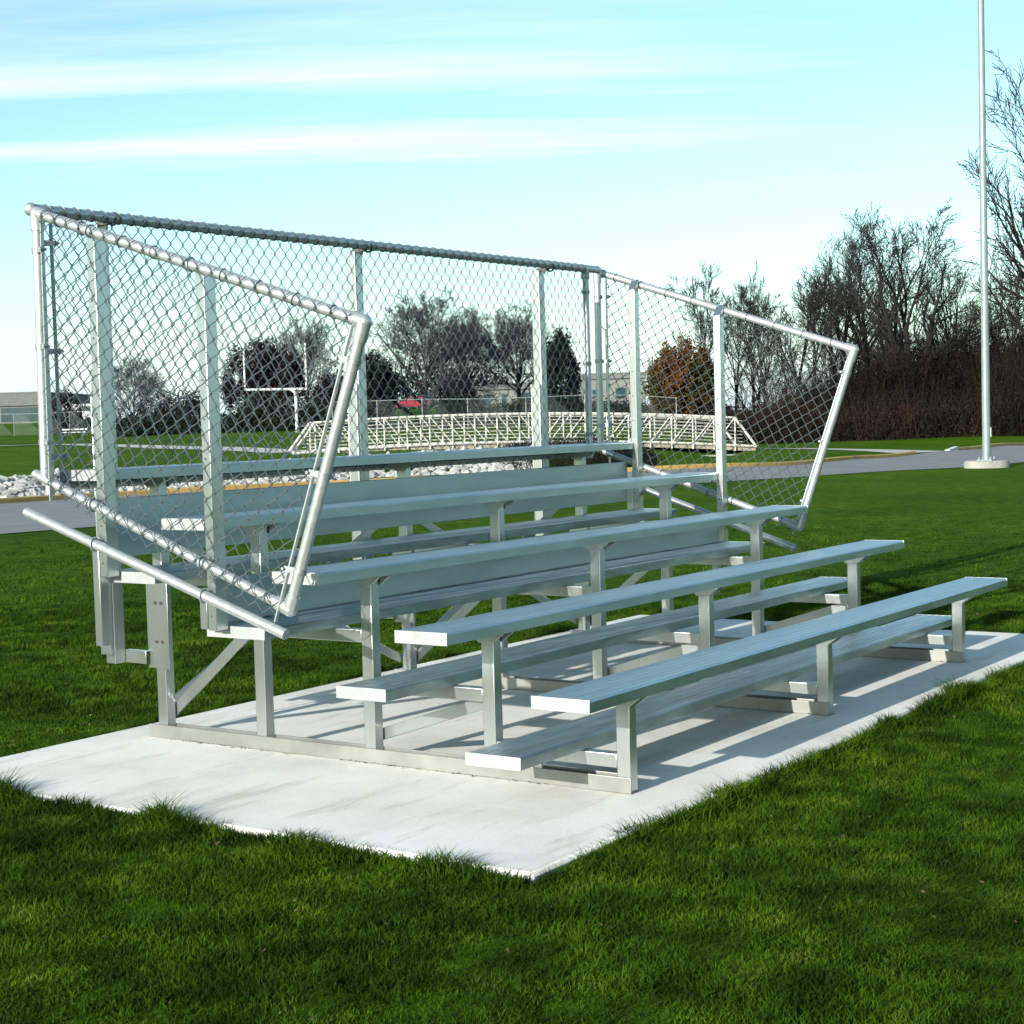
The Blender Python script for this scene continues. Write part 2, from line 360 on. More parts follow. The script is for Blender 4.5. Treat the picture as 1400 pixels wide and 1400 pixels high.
# ------------------------------------------------------------------ ground sheet
us = np.concatenate([[-2500, -900, -300, -150, -90, -60], np.arange(-45, 45.1, .75), [60, 90, 150, 300, 900, 2500]])
ds = np.concatenate([[-900, -200, -60, -20, -5], np.arange(0, 30, 1.5), np.arange(30, 70, .6), np.arange(70, 150, 3), [160, 180, 210, 260, 350, 500, 900, 2000, 4000]])
UU, DD = np.meshgrid(us, ds); ZZ = terrain_ud(UU, DD)
X = CAM.x + RH.x * UU + FH.x * DD; Y = CAM.y + RH.y * UU + FH.y * DD
V = np.stack([X, Y, ZZ], -1).reshape(-1, 3); nu, nd = len(us), len(ds)
q = (np.arange(nd - 1)[:, None] * nu + np.arange(nu - 1)[None]).ravel()
loops = np.stack([q, q + 1, q + nu + 1, q + nu], 1).ravel()
gme = np_mesh('grass_ground', V, loops, np.arange(len(q)) * 4, np.full(len(q), 4), M['lawn'])
gme.polygons.foreach_set('use_smooth', [True] * len(q))
tag(link('grass_ground', gme), kind='structure')

# concrete pad under the bleacher: rounded top edge, slightly irregular
SX0, SX1, SY0, SY1 = -.66, 5.40, -.31, 2.82
s = MB(); s.box((SX0, SY0, -.12), (SX1, SY1, 0))
tag(s.build('concrete_pad', M['concrete'], bevel=.015), kind='structure')

# road, kerbs, path
def smooth_poly(pts, n):
    pts = np.array(pts, float); t = np.concatenate([[0], np.cumsum(np.hypot(*np.diff(pts, axis=0).T))])
    tt = np.linspace(0, t[-1], n); o = np.stack([np.interp(tt, t, pts[:, i]) for i in (0, 1)], 1)
    for _ in range(int(n * .05)):
        o[1:-1] = .25 * o[:-2] + .5 * o[1:-1] + .25 * o[2:]
    return o
KERB = smooth_poly([(-60, 33), (-20, 29.5)] + [UD(a * d, d) for a, d in zip(KA[1:-1], KD[1:-1])] + [(110, 17.8)], 260)
NEAR = smooth_poly([(-60, 19), (-20, 18), (0, 17.4), (11, 16.8), (20, 15.2), (28.8, 13.0), (33.7, 11.2), (37.8, 10.2), (60, 8.5), (110, 8)], 260)
def strip(name, A, B, mat, dz, flat=None, steps=1):
    vs = []; fs = []; n = len(A)
    for i in range(n):
        for k in range(steps + 1):
            t = k / steps; p = A[i] * (1 - t) + B[i] * t
            z = flat if flat is not None else float(terrain(p[0], p[1])) + dz
            vs.append((p[0], p[1], z))
    m = steps + 1
    for i in range(n - 1):
        for k in range(steps): fs.append((i * m + k, i * m + k + 1, (i + 1) * m + k + 1, (i + 1) * m + k))
    b = MB(); b.add(vs, fs); return b.build(name, mat, smooth=0)
tag(strip('road', NEAR, KERB, M['asphalt'], .012, steps=6), kind='structure')
def offset(A, d):
    t = np.gradient(A, axis=0); nrm = np.stack([-t[:, 1], t[:, 0]], 1); nrm /= np.linalg.norm(nrm, axis=1)[:, None]
    return A + nrm * d
def sweep(name, A, prof, mat, i0, i1):
    O = [offset(A, p[0]) for p in prof]; b = MB(); vs = []; fs = []; m = len(prof)
    for i in range(i0, i1):
        zb = float(terrain(A[i][0], A[i][1]))
        for k in range(m): vs.append((O[k][i][0], O[k][i][1], zb + prof[k][1]))
    for i in range(i1 - i0 - 1):
        for k in range(m): fs.append((i * m + k, (i + 1) * m + k, (i + 1) * m + (k + 1) % m, i * m + (k + 1) % m))
    fs.append(tuple(range(m))); fs.append(tuple((i1 - i0 - 1) * m + k for k in range(m)))
    b.add(vs, fs); return b.build(name, mat)
prof = [(0, -.1), (.01, .10), (.03, .12), (.16, .12), (.17, -.1)]

def kidx(px):
    v = (KERB - np.array([CAM.x, CAM.y])); a = (v @ np.array(RH[:2])) / (v @ np.array(FH[:2])); return int(np.argmin(np.abs(a - (px - 700) / F_PX) + 9 * (KERB[:, 0] < 0)))
gi0 = kidx(1252); gi1 = max(kidx(1294), gi0 + 2)
tag(sweep('kerb', KERB, prof, M['kerb'], 1, gi0 + 1), kind='structure')
tag(sweep('kerb', KERB, prof, M['kerb'], gi1 + 2, 258), kind='structure')
b = MB()                                                    # sloping end of the kerb and the dropped crossing
k0, k1 = KERB[gi1], KERB[gi1 + 2]
z0 = float(terrain(k0[0], k0[1]))
kd = np.array(KERB[gi1 + 3]) - k1; kd = kd / np.linalg.norm(kd); ks = k1 - kd * .9
b.prism([(ks[0], ks[1], z0 - .05), (ks[0], ks[1], z0 + .03), (k1[0], k1[1], z0 + .12), (k1[0], k1[1], z0 - .05)], (-kd[1] * .17, kd[0] * .17, 0))
tag(b.build('kerb_ramp', M['kerbgrey']), kind='structure')
# foot path from the crossing to the bridge, and on the far field
def path_px(name, pts, wid, dz=.02):
    c = smooth_poly([tuple(G(px, d)[:2]) for px, d in pts], 80)
    o = strip(name, offset(c, -wid / 2), offset(c, wid / 2), M['path'], dz, steps=2); return tag(o, kind='structure')
path_px('footpath', [(1030, 66), (1080, 65), (1150, 61), (1210, 57.6), (1250, 55.2), (1282, 55.4)], 1.6)
path_px('footpath', [(-250, 88), (-60, 84), (90, 80), (200, 74), (300, 67), (365, 62), (400, 60.5)], 1.8)

# ------------------------------------------------------------------ grass blades (uncountable)
rng = np.random.default_rng(7)
def in_road(x, y):
    yk = np.interp(x, KERB[:, 0], KERB[:, 1]); yn = np.interp(x, NEAR[:, 0], NEAR[:, 1])
    return (y > yn - .02) & (y < yk + .2)
def vnoise(x, y, s, seed):                                 # cheap smooth value noise
    r = np.random.default_rng(seed).random((64, 64)); x = x / s; y = y / s
    xi = np.floor(x).astype(int); yi = np.floor(y).astype(int); fx = x - xi; fy = y - yi
    fx = fx * fx * (3 - 2 * fx); fy = fy * fy * (3 - 2 * fy)
    g = lambda a, b: r[a % 64, b % 64]
    return (g(xi, yi) * (1 - fx) + g(xi + 1, yi) * fx) * (1 - fy) + (g(xi, yi + 1) * (1 - fx) + g(xi + 1, yi + 1) * fx) * fy
def blades(x, y, h, wd, lean):
    n = len(x); z = terrain(x, y) - .004
    th = rng.random(n) * 2 * np.pi; ld = rng.random(n) * 2 * np.pi; le = lean * (.3 + rng.random(n)) * h
    ax, ay = np.cos(th) * wd / 2, np.sin(th) * wd / 2; lx, ly = np.cos(ld) * le, np.sin(ld) * le
    v = np.zeros((n, 5, 3))
    v[:, 0] = np.stack([x - ax, y - ay, z], 1); v[:, 1] = np.stack([x + ax, y + ay, z], 1)
    v[:, 2] = np.stack([x + ax * .75 + lx * .3, y + ay * .75 + ly * .3, z + h * .6], 1); v[:, 3] = np.stack([x - ax * .75 + lx * .3, y - ay * .75 + ly * .3, z + h * .6], 1)
    v[:, 4] = np.stack([x + lx, y + ly, z + h * .95], 1)
    o = np.arange(n)[:, None] * 5
    lp = np.concatenate([o + np.array([[0, 1, 2, 3]]), o + np.array([[3, 2, 4]])], 1).ravel()
    st = (np.arange(n)[:, None] * 7 + np.array([[0, 4]])).ravel(); tt = np.tile([4, 3], n)
    return v.reshape(-1, 3), lp, st, tt
def scatter(n, d0, d1, half):
    d = np.sqrt(rng.random(n) * (d1 ** 2 - d0 ** 2) + d0 ** 2); a = (rng.random(n) * 2 - 1) * half; u = a * d
    x = CAM.x + RH.x * u + FH.x * d; y = CAM.y + RH.y * u + FH.y * d
    slab = (x > SX0 + .0) & (x < SX1) & (y > SY0) & (y < SY1)
    k = ~slab & ~in_road(x, y); return x[k], y[k]
parts = []
for n, d0, d1, hh, ww in ((360000, 3.0, 7.5, .026, .0037), (340000, 7.5, 14, .027, .0056), (230000, 14, 36, .030, .0095)):
    x, y = scatter(n, d0, d1, .36)
    f = (.45 + 1.1 * vnoise(x, y, .30, 3) * (.35 + 1.2 * vnoise(x, y, 1.1, 4))) * (1 - .75 * sst(np.hypot(x - CAM.x, y - CAM.y), 12, 30))
    keep = rng.random(len(x)) < .10 + 1.25 * vnoise(x, y, .11, 9)
    x, y, f = x[keep], y[keep], f[keep]
    parts.append(blades(x, y, hh * f * (.6 + .8 * rng.random(len(x))), ww * (.7 + .6 * rng.random(len(x))), .75))
# longer fringe along the pad's edges
ex = []; ey = []
for n, (xa, ya, xb, yb), sx, sy in ((9000, (SX0, SY0, SX1, SY0), 0, -1), (9000, (SX0, SY1, SX1, SY1), 0, 1), (6500, (SX0, SY0, SX0, SY1), -1, 0), (5000, (SX1, SY0, SX1, SY1), 1, 0)):
    t = rng.random(n); off = np.abs(rng.normal(0, .045, n)) - .004 - .05 * (vnoise(t * 40, t * 0 + sx * 9 + sy * 5, 1.0, 12) - .55)
    ex.append(xa + (xb - xa) * t + sx * off); ey.append(ya + (yb - ya) * t + sy * off)
ex = np.concatenate(ex); ey = np.concatenate(ey)
tf = vnoise(ex, ey, .22, 21)
parts.append(blades(ex, ey, (.035 + .075 * tf ** 2) * (.6 + .8 * rng.random(len(ex))), np.full(len(ex), .0045), .9))
vo = 0; lo = 0; VV = []; LL = []; SS = []; TT = []
for v, l, s_, t in parts:
    VV.append(v); LL.append(l + vo); SS.append(s_ + lo); TT.append(t); vo += len(v); lo += len(l)
tag(link('lawn_grass', np_mesh('lawn_grass', np.concatenate(VV), np.concatenate(LL), np.concatenate(SS), np.concatenate(TT), M['grass'])),
    'green lawn grass growing around the concrete pad', 'grass', kind='stuff')

x, y = scatter(3200, 3.2, 18, .36); k = vnoise(x, y, 1.3, 40) > .42; x, y = x[k], y[k]; n = len(x)
an = rng.random(n) * 6.283; sz = .004 + .007 * rng.random(n); zz = terrain(x, y) + .012 + .02 * rng.random(n); tl = rng.normal(0, .4, n) * sz
cx_, sx_ = np.cos(an) * sz, np.sin(an) * sz
q4 = np.stack([np.stack([x - cx_, y - sx_, zz], 1), np.stack([x + sx_ * .6, y - cx_ * .6, zz + tl], 1), np.stack([x + cx_, y + sx_, zz + .004], 1), np.stack([x - sx_ * .6, y + cx_ * .6, zz - tl * .3], 1)], 1)
M['deadleaf'] = mat_noise('fallen_leaf', [(.3, (.03, .018, .009)), (.5, (.07, .042, .020)), (.75, (.13, .095, .05))], 3, .9)
m_ = 420; xr_ = np.repeat([.461 - .045, 2.286 - .045, 4.107 - .045], m_ // 3); yr = rng.random(m_) ** .8 * 2.4; kk = vnoise(yr, xr_, .22, 77) > .45
xr_ = xr_ - np.abs(rng.normal(0, .012, m_)); xr_, yr = xr_[kk], yr[kk]; n2 = len(xr_); an = rng.random(n2) * 6.28; sz = .003 + .006 * rng.random(n2); z2 = .002 + .004 * rng.random(n2)
cx_, sx_ = np.cos(an) * sz, np.sin(an) * sz
q5 = np.stack([np.stack([xr_ - cx_, yr - sx_, z2], 1), np.stack([xr_ + sx_ * .5, yr - cx_ * .5, z2 + .003], 1), np.stack([xr_ + cx_, yr + sx_, z2], 1), np.stack([xr_ - sx_ * .5, yr + cx_ * .5, z2 + .001], 1)], 1)
q4 = np.concatenate([q4, q5])
tag(link('fallen_leaves', quads_mesh('fallen_leaves', q4, M['deadleaf'])), 'small brown fallen leaves scattered over the lawn and along the base rails', 'leaves', kind='stuff')

# ------------------------------------------------------------------ the bleacher
L = 4.572; TR = .6186; RISE = .207; H1 = .4296; PW = .245; TH = .046
FX = [.461, 2.286, 4.107]
ORG = Vector((L / 2, 1.25, 0))
bl = empty('bleacher', ORG)
tag(bl, 'five row aluminium bleacher with chain link guard fence standing on the concrete pad', 'bleacher')
def seat_z(r): return H1 + (r - 1) * RISE
def foot_z(r): return H1 + r * RISE - .4397
FOOT = {1: (.1788, .4238), 2: (.7974, 1.0424), 3: (1.416, 1.735), 4: (2.0345, 2.345)}
def plank_profile(y0, y1, z1, th):
    r = .008; n = 5; pts = []
    g = max(3, int(round((y1 - y0) / .042)))            # shallow grooves on top
    pts += [(y0, z1 - th), (y0, z1 - r), (y0 + .003, z1 - .003), (y0 + r, z1)]
    for k in range(1, g):
        y = y0 + (y1 - y0) * k / g; pts += [(y - .004, z1), (y - .002, z1 - .0022), (y + .002, z1 - .0022), (y + .004, z1)]
    pts += [(y1 - r, z1), (y1 - .003, z1 - .003), (y1, z1 - r), (y1, z1 - th), (y1 - .012, z1 - th), (y1 - .012, z1 - th + .006), (y0 + .012, z1 - th + .006), (y0 + .012, z1 - th)]
    return pts
def plank(name, y0, y1, z1, mat, th=TH, x0=0, x1=L):
    b = MB(); b.prism([(x0 + .004, y, z) for y, z in plank_profile(y0, y1, z1, th)], (x1 - x0 - .008, 0, 0))
    o = b.build(name, mat, bl, ORG, smooth=25)
    for xa, s in ((x0, 1), (x1, -1)):
        c = MB(); xs = sorted((xa, xa + s * .0035)); c.box((xs[0], y0 - .002, z1 - th - .002), (xs[1], y1 + .002, z1 + .0015))
        xs = sorted((xa + s * .0035, xa + s * .03))
        cap = c.build('end_cap', M['cap'], o, ORG, bevel=.0012)
    return o
for r in range(1, 6): plank('seat_plank', (r - 1) * TR - PW / 2, (r - 1) * TR + PW / 2, seat_z(r), M['seat'])
for r in range(1, 5): plank('foot_plank', *FOOT[r], foot_z(r), M['foot'])
def riser(y, z0, z1, x0, x1):
    b = MB(); pts = [(y, z0), (y, z1), (y + .038, z1), (y + .038, z1 - .004), (y + .006, z1 - .004), (y + .006, z0 + .004), (y + .038, z0 + .004), (y + .038, z0)]
    b.prism([(x0, a, c) for a, c in pts], (x1 - x0, 0, 0)); return b.build('riser_plank', M['riser'], bl, ORG, bevel=.002)
riser(1.690, .616, .80, .03, 4.50)
riser(2.395, .866, 1.126, .03, 4.56)

LEG = .06
def make_frame(x):
    b = MB(); b.box((x - .032, -.032, 0.001), (x + .028, 2.56, .006)); b.box((x - .038, -.034, 0.001), (x - .032, 2.56, .062))
    b.box((x + .022, .03, .006), (x + .028, 2.50, .062))
    fr = b.build('support_frame', M['rail'], bl, ORG, bevel=.002)
    def sub(name, mb, mat=M['alu'], bev=.003): return mb.build(name, mat, fr, ORG, bevel=bev)
    for r in range(1, 6):
        yc = (r - 1) * TR; zt = seat_z(r) - TH
        b = MB(); b.box((x - .031, yc - LEG / 2, .0065), (x + .0215, yc + LEG / 2, zt - .004)); sub('leg', b)
        b = MB(); xa, xb = x - .036, x + .027                     # flared seat bracket: two cheeks and a top flange
        for xs in ((xa, -.005), (xb, .005)):
            b.prism([(xs[0], yc - .088, zt - .003), (xs[0], yc + .088, zt - .003), (xs[0], yc + .088, zt - .010), (xs[0], yc + .034, zt - .050), (xs[0], yc - .034, zt - .050), (xs[0], yc - .088, zt - .010)], (xs[1], 0, 0))
        b.box((xa + .0005, yc - .088, zt - .0075), (xb - .0005, yc + .088, zt - .0035))
        sub('seat_bracket', b, M['alu'], .0015)
    for r in range(1, 5):                                         # bearers under the foot planks
        y0 = (r - 1) * TR + LEG / 2; y1 = r * TR - LEG / 2; z = foot_z(r) - TH
        b = MB(); b.box((x - .029, y0 + .001, z - .058), (x + .0195, y1 - .001, z - .003)); sub('foot_bearer', b)
    for r in (2, 4):                                              # diagonal braces
        b = MB(); b.bar((x + .033, r * TR - .005, .11), (x + .033, (r - 1) * TR + .06, foot_z(r) - TH - .07 if r == 2 else .56), .012, .05, up=(0, 0, 1))
        sub('diagonal_brace', b, M['alu'], .002)
    for r in range(2, 6):
        yc = (r - 1) * TR; b = MB(); b.tube([(x + .0215, yc, .10), (x + .028, yc, .10)], .007, 6); sub('bolt', b, M['bolt'], 0)
    return fr
f0 = make_frame(FX[0])
for x in FX[1:]:
    c = f0.copy(); col.objects.link(c); c.location = (x - FX[0], 0, 0)
    for ch in f0.children:
        d = ch.copy(); col.objects.link(d); d.parent = c
# splice plates, struts and rear posts carrying the back fence
PY = 2.70
for x, xf in ((.364, FX[0]), (2.19, FX[1]), (4.01, FX[2])):
    w2 = .033; b = MB()
    b.box((x - w2, PY - .03, .345), (x + w2, PY + .03, 2.372))
    po = b.build('rear_guard_post', M['alu'], bl, ORG, bevel=.004)
    b = MB(); b.box((x - w2 - .020, PY - .0265, .39), (x - w2 - .001, PY + .035, 1.65)); b.box((x - w2 - .020, PY + .036, .39), (x + w2, PY + .041, 1.65))
    b.build('post_sleeve', M['alu'], po, ORG, bevel=.002)
    b = MB(); b.ring((x, 2.60, 2.39), (1, 0, 0), .027, .006); b.box((x - .014, 2.62, 2.368), (x + .014, PY, 2.388)); b.tube([(x, 2.645, 2.35), (x, 2.645, 2.40)], .007, 6)
    b.build('rail_clamp', M['bolt'], po, ORG)
    xs = xf - .031                                              # left face of the rearmost leg
    for z in (.375, 1.02):
        b = MB(); b.box((xs - .034, 4 * TR + .060, z - .03), (xs - .030, PY - .0305, z + .03)); b.box((xs - .030, 4 * TR + .060, z + .026), (xs - .004, PY - .0305, z + .03))
        b.build('post_strut', M['alu'], po, ORG, bevel=.001)
    b = MB(); b.box((xs - .009, 4 * TR - .066, .325), (xs - .0015, 4 * TR + .070, .735))
    b.box((xs - .0015, 4 * TR + .034, .325), (xs + .03, 4 * TR + .040, .735))
    sp = b.build('splice_plate', M['alu'], po, ORG, bevel=.001)
    for z in (.45, .63):
        for dy in (-.025, .012): b = MB(); b.tube([(xs - .009, 4 * TR + dy, z), (xs - .017, 4 * TR + dy, z)], .008, 6); b.build('bolt', M['bolt'], po, ORG)
for xa, xb in ((FX[0], FX[1]), (FX[1], FX[2])):                   # crossed bracing along the back
    yb = 4 * TR + .038
    b = MB(); b.bar((xa + .03, yb + .004, .95), (xb - .03, yb + .004, .12), .008, .045); b.build('cross_brace', M['alu'], bl, ORG, bevel=.002)
    b = MB(); b.bar((xa + .03, yb + .015, .12), (xb - .03, yb + .015, .95), .008, .045); b.build('cross_brace', M['alu'], bl, ORG, bevel=.002)
    xm = (xa + xb) / 2; b = MB(); b.tube([(xm, yb - .012, .535), (xm, yb + .03, .535)], .01, 6); b.build('bolt', M['bolt'], bl, ORG)

# side guard posts
def side_post(x0, x1, y, z0, z1, chamfer, railx, rz, zs0, zs1):
    b = MB()
    xi = x1 if chamfer > 0 else x0
    y0, y1 = y - .024, y + .024
    if chamfer > 0: poly = [(x0, z0), (x1, z0), (x1, z1 + .04), (x0 + .045, z1 + .04), (x0, z1 - .02)]
    else: poly = [(x0, z0), (x1, z0), (x1, z1), (x0, z1)]
    b.prism([(px, y0, pz) for px, pz in poly], (0, y1 - y0, 0))
    o = b.build('side_guard_post', M['alu'], bl, ORG, bevel=.003)
    for rx, z in rz:
        c = MB(); c.ring((rx, y, z), (0, 1, 0), .027, .0055); c.box((min(rx, x0 if rx < x0 else x1), y - .012, z - .008), (max(rx, x0 if rx < x0 else x1), y + .012, z + .008))
        c.build('rail_clamp', M['fit'], o, ORG)
    c = MB(); c.box((x0 - .004, y + .0245, zs0), (x1 - .02, y + .066, zs1)); c.build('post_sleeve', M['alu'], o, ORG, bevel=.003)
    for i in range(int((z1 - z0) / .16)):
        c = MB(); c.tube([(x0, y + .004, z0 + .06 + i * .16), (x0 - .002, y + .004, z0 + .06 + i * .16)], .0048, 6); c.build('bolt', M['bolt'], o, ORG)
    return o
LX, RX = -.115, 4.665
LF = dict(RT=(2.545, 2.370), FT=(.745, 1.802), FB=(1.165, .712), RB=(2.56, 1.222), K0=(2.70, 1.08), K1=(1.19, .612))
RF = dict(RT=(2.655, 2.400), FT=(.830, 1.794), FB=(1.215, .704), RB=(2.66, 1.205), K0=(2.66, 1.055), K1=(1.24, .566))
def lin(a, b, y): return a[1] + (b[1] - a[1]) * (y - a[0]) / (b[0] - a[0])
for y, z0, zs0, zs1 in ((2.265, .80, .50, .97), (1.63, .60, .605, .76)):
    side_post(-.072, -.006, y, z0, lin(LF['RT'], LF['FT'], y) - .02, 0, LX, [(LX, lin(LF['RT'], LF['FT'], y)), (LX, lin(LF['RB'], LF['FB'], y)), (LX, lin(LF['K0'], LF['K1'], y))], zs0, zs1)
for y, z0, zs0, zs1 in ((2.345, .70, .50, .97), (1.724, .50, .40, .76)):
    side_post(4.578, 4.638, y, z0, lin(RF['RT'], RF['FT'], y) - .02, 1, RX, [(RX, lin(RF['RT'], RF['FT'], y)), (RX, lin(RF['RB'], RF['FB'], y)), (RX, lin(RF['K0'], RF['K1'], y))], zs0, zs1)

PR = .0235
def clip_seg(p, q, poly):                                          # segment against a convex polygon (ccw or cw)
    t0, t1 = 0., 1.; n = len(poly); area = sum(poly[i][0] * poly[(i + 1) % n][1] - poly[(i + 1) % n][0] * poly[i][1] for i in range(n)); sg = 1 if area > 0 else -1
    for i in range(n):
        ax, ay = poly[i]; bx, by = poly[(i + 1) % n]; nx, ny = -(by - ay) * sg, (bx - ax) * sg
        d0 = (p[0] - ax) * nx + (p[1] - ay) * ny; d1 = (q[0] - ax) * nx + (q[1] - ay) * ny
        if d0 < 0 and d1 < 0: return None
        if d0 < 0: t0 = max(t0, d0 / (d0 - d1))
        elif d1 < 0: t1 = min(t1, d0 / (d0 - d1))
    return (t0, t1) if t1 > t0 + 1e-4 else None
def chain_link(poly, to3d, pitch, vp, wr, ang, depth, sides=4, jit=.0):
    """zig-zag wires hung side by side in the panel plane, hooked through one another"""
    b = MB(); ca, sa = math.cos(ang), math.sin(ang)
    rot = lambda u, v: (u * ca - v * sa, u * sa + v * ca); inv = lambda u, v: (u * ca + v * sa, -u * sa + v * ca)
    iv = [inv(*p) for p in poly]; u0 = min(p[0] for p in iv); u1 = max(p[0] for p in iv); v0 = min(p[1] for p in iv); v1 = max(p[1] for p in iv)
    nU = int((u1 - u0) / (pitch / 2)) + 2; nV = int((v1 - v0) / (vp / 2)) + 2
    rg = random.Random(5)
    for i in range(nU):
        uc = u0 + i * pitch / 2
        for j in range(nV):
            va = v0 + j * vp / 2; vb = va + vp / 2; s = 1 if (i + j) % 2 == 0 else -1
            ov = pitch * .27
            p = rot(uc - s * ov, va); q_ = rot(uc + s * ov, vb)
            c = clip_seg(p, q_, poly)
            if not c: continue
            w0 = s * depth
            pts = []
            for t in (c[0], c[0] + (c[1] - c[0]) * .5, c[1]):
                uu = p[0] + (q_[0] - p[0]) * t; vv = p[1] + (q_[1] - p[1]) * t
                pts.append(to3d(uu, vv, depth * math.cos(math.pi * t) * s))
            b.tube(pts, wr, sides, cap=False)
    return b
def fence_panel(x, Fp, out):
    A = lambda k: (x, Fp[k][0], Fp[k][1])
    b = MB()
    def rnd(pts, r=PR): b.tube(pts, r, 14)
    b1 = MB(); b1.tube([A('RT'), A('FT')], PR, 14)
    pan = b1.build('side_fence_panel', M['galv'], bl, ORG)
    for n, (i, j) in (('front_rail', ('FT', 'FB')), ('bottom_rail', ('RB', 'FB')), ('rear_rail', ('RT', 'RB'))):
        p, q_ = Vector(A(i)), Vector(A(j)); d = (q_ - p).normalized()
        if n == 'bottom_rail': p = p - d * .075
        c = MB(); c.tube([p, q_], PR if n != 'bottom_rail' else .021, 14); c.build(n, M['galv'], pan, ORG)
    c = MB(); c.tube([A('K0'), A('K1')], .022, 14); c.build('kick_rail', M['galv'], pan, ORG)
    for k, a, e in (('RT', 'FT', 'RB'), ('FT', 'RT', 'FB'), ('FB', 'FT', 'RB')):
        p = Vector(A(k)); da = (Vector(A(a)) - p).normalized(); de = (Vector(A(e)) - p).normalized()
        c = MB(); c.sphere(p, PR + .006, 14, 8); c.tube([p, p + da * .055], PR + .005, 14); c.tube([p, p + de * .075], PR + .005, 14)
        c.build('corner_elbow', M['galv'], pan, ORG)
    # mesh cut to the panel outline, stretched over the outside of the rails
    xo = x + out * (PR + .006); ang = math.atan2(Fp['RT'][1] - Fp['FT'][1], Fp['RT'][0] - Fp['FT'][0])
    ft, fb = Vector(Fp['FT']), Vector(Fp['FB']); inn = Vector((.043, .010))
    up = Vector((-math.sin(ang), math.cos(ang)))
    poly = [Vector(Fp['RT']) + up * .026 + Vector((-.045, -.015)), ft + up * .026 + inn, fb - up * .05 + inn * 1.0, Vector(Fp['RB']) - up * .05 + Vector((-.045, 0))]
    mesh = chain_link([tuple(p) for p in poly], lambda u, v, w_: (xo + w_, u, v), .080, .084, .0022, ang, .0045)
    for p, q_ in ((ft + inn * .9 - Vector((0, .02)), fb + inn * .9 - up * .06), (Vector(Fp['RT']) + Vector((-.055, -.05)), Vector(Fp['RB']) + Vector((-.055, -.09)))):
        tb = MB(); tb.bar((xo - out * .006, p[0], p[1]), (xo - out * .006, q_[0], q_[1]), .006, .016, up=(1, 0, 0)); tb.build('tension_bar', M['galv'], pan, ORG)
    for k0_, k1_, off, ts in (('FT', 'FB', inn * .9, (.13, .52, .86)), ('RT', 'RB', Vector((-.055, 0)), (.14, .5, .86))):
        for t in ts:
            p = Vector(Fp[k0_]).lerp(Vector(Fp[k1_]), t); axis = Vector(Fp[k1_]) - Vector(Fp[k0_])
            cl = MB(); cl.tube([(x, *(p - axis.normalized() * .012)), (x, *(p + axis.normalized() * .012))], PR + .004, 14)
            e = p + off * 1.25
            cl.bar((x + out * .012, p[0], p[1]), (xo + out * .008, e[0], e[1]), .024, .007, up=(1, 0, 0))
            cl.tube([(xo - out * .014, e[0], e[1]), (xo + out * .020, e[0], e[1])], .007, 6); cl.build('brace_band', M['fit'], pan, ORG)
    tw = mesh; rg = random.Random(3)                               # wire ties on the rails
    for (i, j), n in ((('RT', 'FT'), 9), (('RB', 'FB'), 8)):
        for t in np.linspace(.08, .92, n):
            p = Vector(A(i)).lerp(Vector(A(j)), t); ax = (Vector(A(j)) - Vector(A(i))).normalized() + Vector((rg.uniform(-.2, .2), 0, rg.uniform(-.3, .3)))
            tw.ring(p, ax, PR + .003, .0026, 12, 4)
    tw.build('chain_link_mesh', M['wire'], pan, ORG, fix=False)
    return pan
fence_panel(LX, LF, -1)
fence_panel(RX, RF, 1)
# rear panel
RY = 2.60; XA, XB = -.101, 4.428; ZA, ZB = 2.3938, 2.4052; ZL = 1.19
b = MB(); b.tube([(XA - .0, RY, ZA), (XB + .15, RY, ZB)], PR + .001, 14); b.sphere((XA, RY, ZA), PR + .006, 14, 8)
b.sphere((XB + .15, RY, ZB), PR + .004, 14, 8)
rp = b.build('rear_fence_panel', M['galv'], bl, ORG)
for n, pts in (('end_rail', [(-.062, RY, ZA), (-.062, RY, ZL - .03)]), ('end_rail', [(XB, RY, ZB), (XB, RY, ZL - .03)]), ('bottom_rail', [(-.03, RY, ZL), (XB + .03, RY, ZL)])):
    c = MB(); c.tube(pts, .021, 12); c.build(n, M['galv'], rp, ORG)
RYM = RY - .030
mesh = chain_link([(-.012, ZL - .02), (XB - .05, ZL - .02), (XB - .05, ZB + .002), (-.012, ZA + .002)], lambda u, v, w_: (u, RYM + w_, v), .080, .094, .0021, 0, .0045)
c = mesh
k = -.012
while k < XB:                                                      # mesh hooks wrapped over the top rail
    z = ZA + (ZB - ZA) * (k - XA) / (XB - XA); c.ring((k, RY, z), (1, .05, .38), PR + .005, .0034, 14, 4); k += .080
c.build('chain_link_mesh', M['wire'], rp, ORG, fix=False)
for x in (-.012, XB - .05):
    c = MB(); c.bar((x, RYM + .012, ZL - .02), (x, RYM + .012, ZA - .03), .016, .006, up=(0, 1, 0)); c.build('tension_bar', M['fit'], rp, ORG)
for xr, s in ((-.062, 1), (XB, -1)):
    for z in (1.32, 1.78, 2.25):
        c = MB(); c.tube([(xr, RY, z - .012), (xr, RY, z + .012)], .026, 12); c.bar((xr, RY - .018, z), (xr + s * .062, RYM - .004, z), .007, .024); c.tube([(xr + s * .062, RYM - .02, z), (xr + s * .062, RYM + .02, z)], .007, 6); c.build('brace_band', M['fit'], rp, ORG)
for xr, z in ((-.062, 2.345), (XB, 2.355)): c = MB(); c.tube([(xr, RY, z - .02), (xr, RY, z + .028)], .027, 12); c.build('rail_cup', M['fit'], rp, ORG)

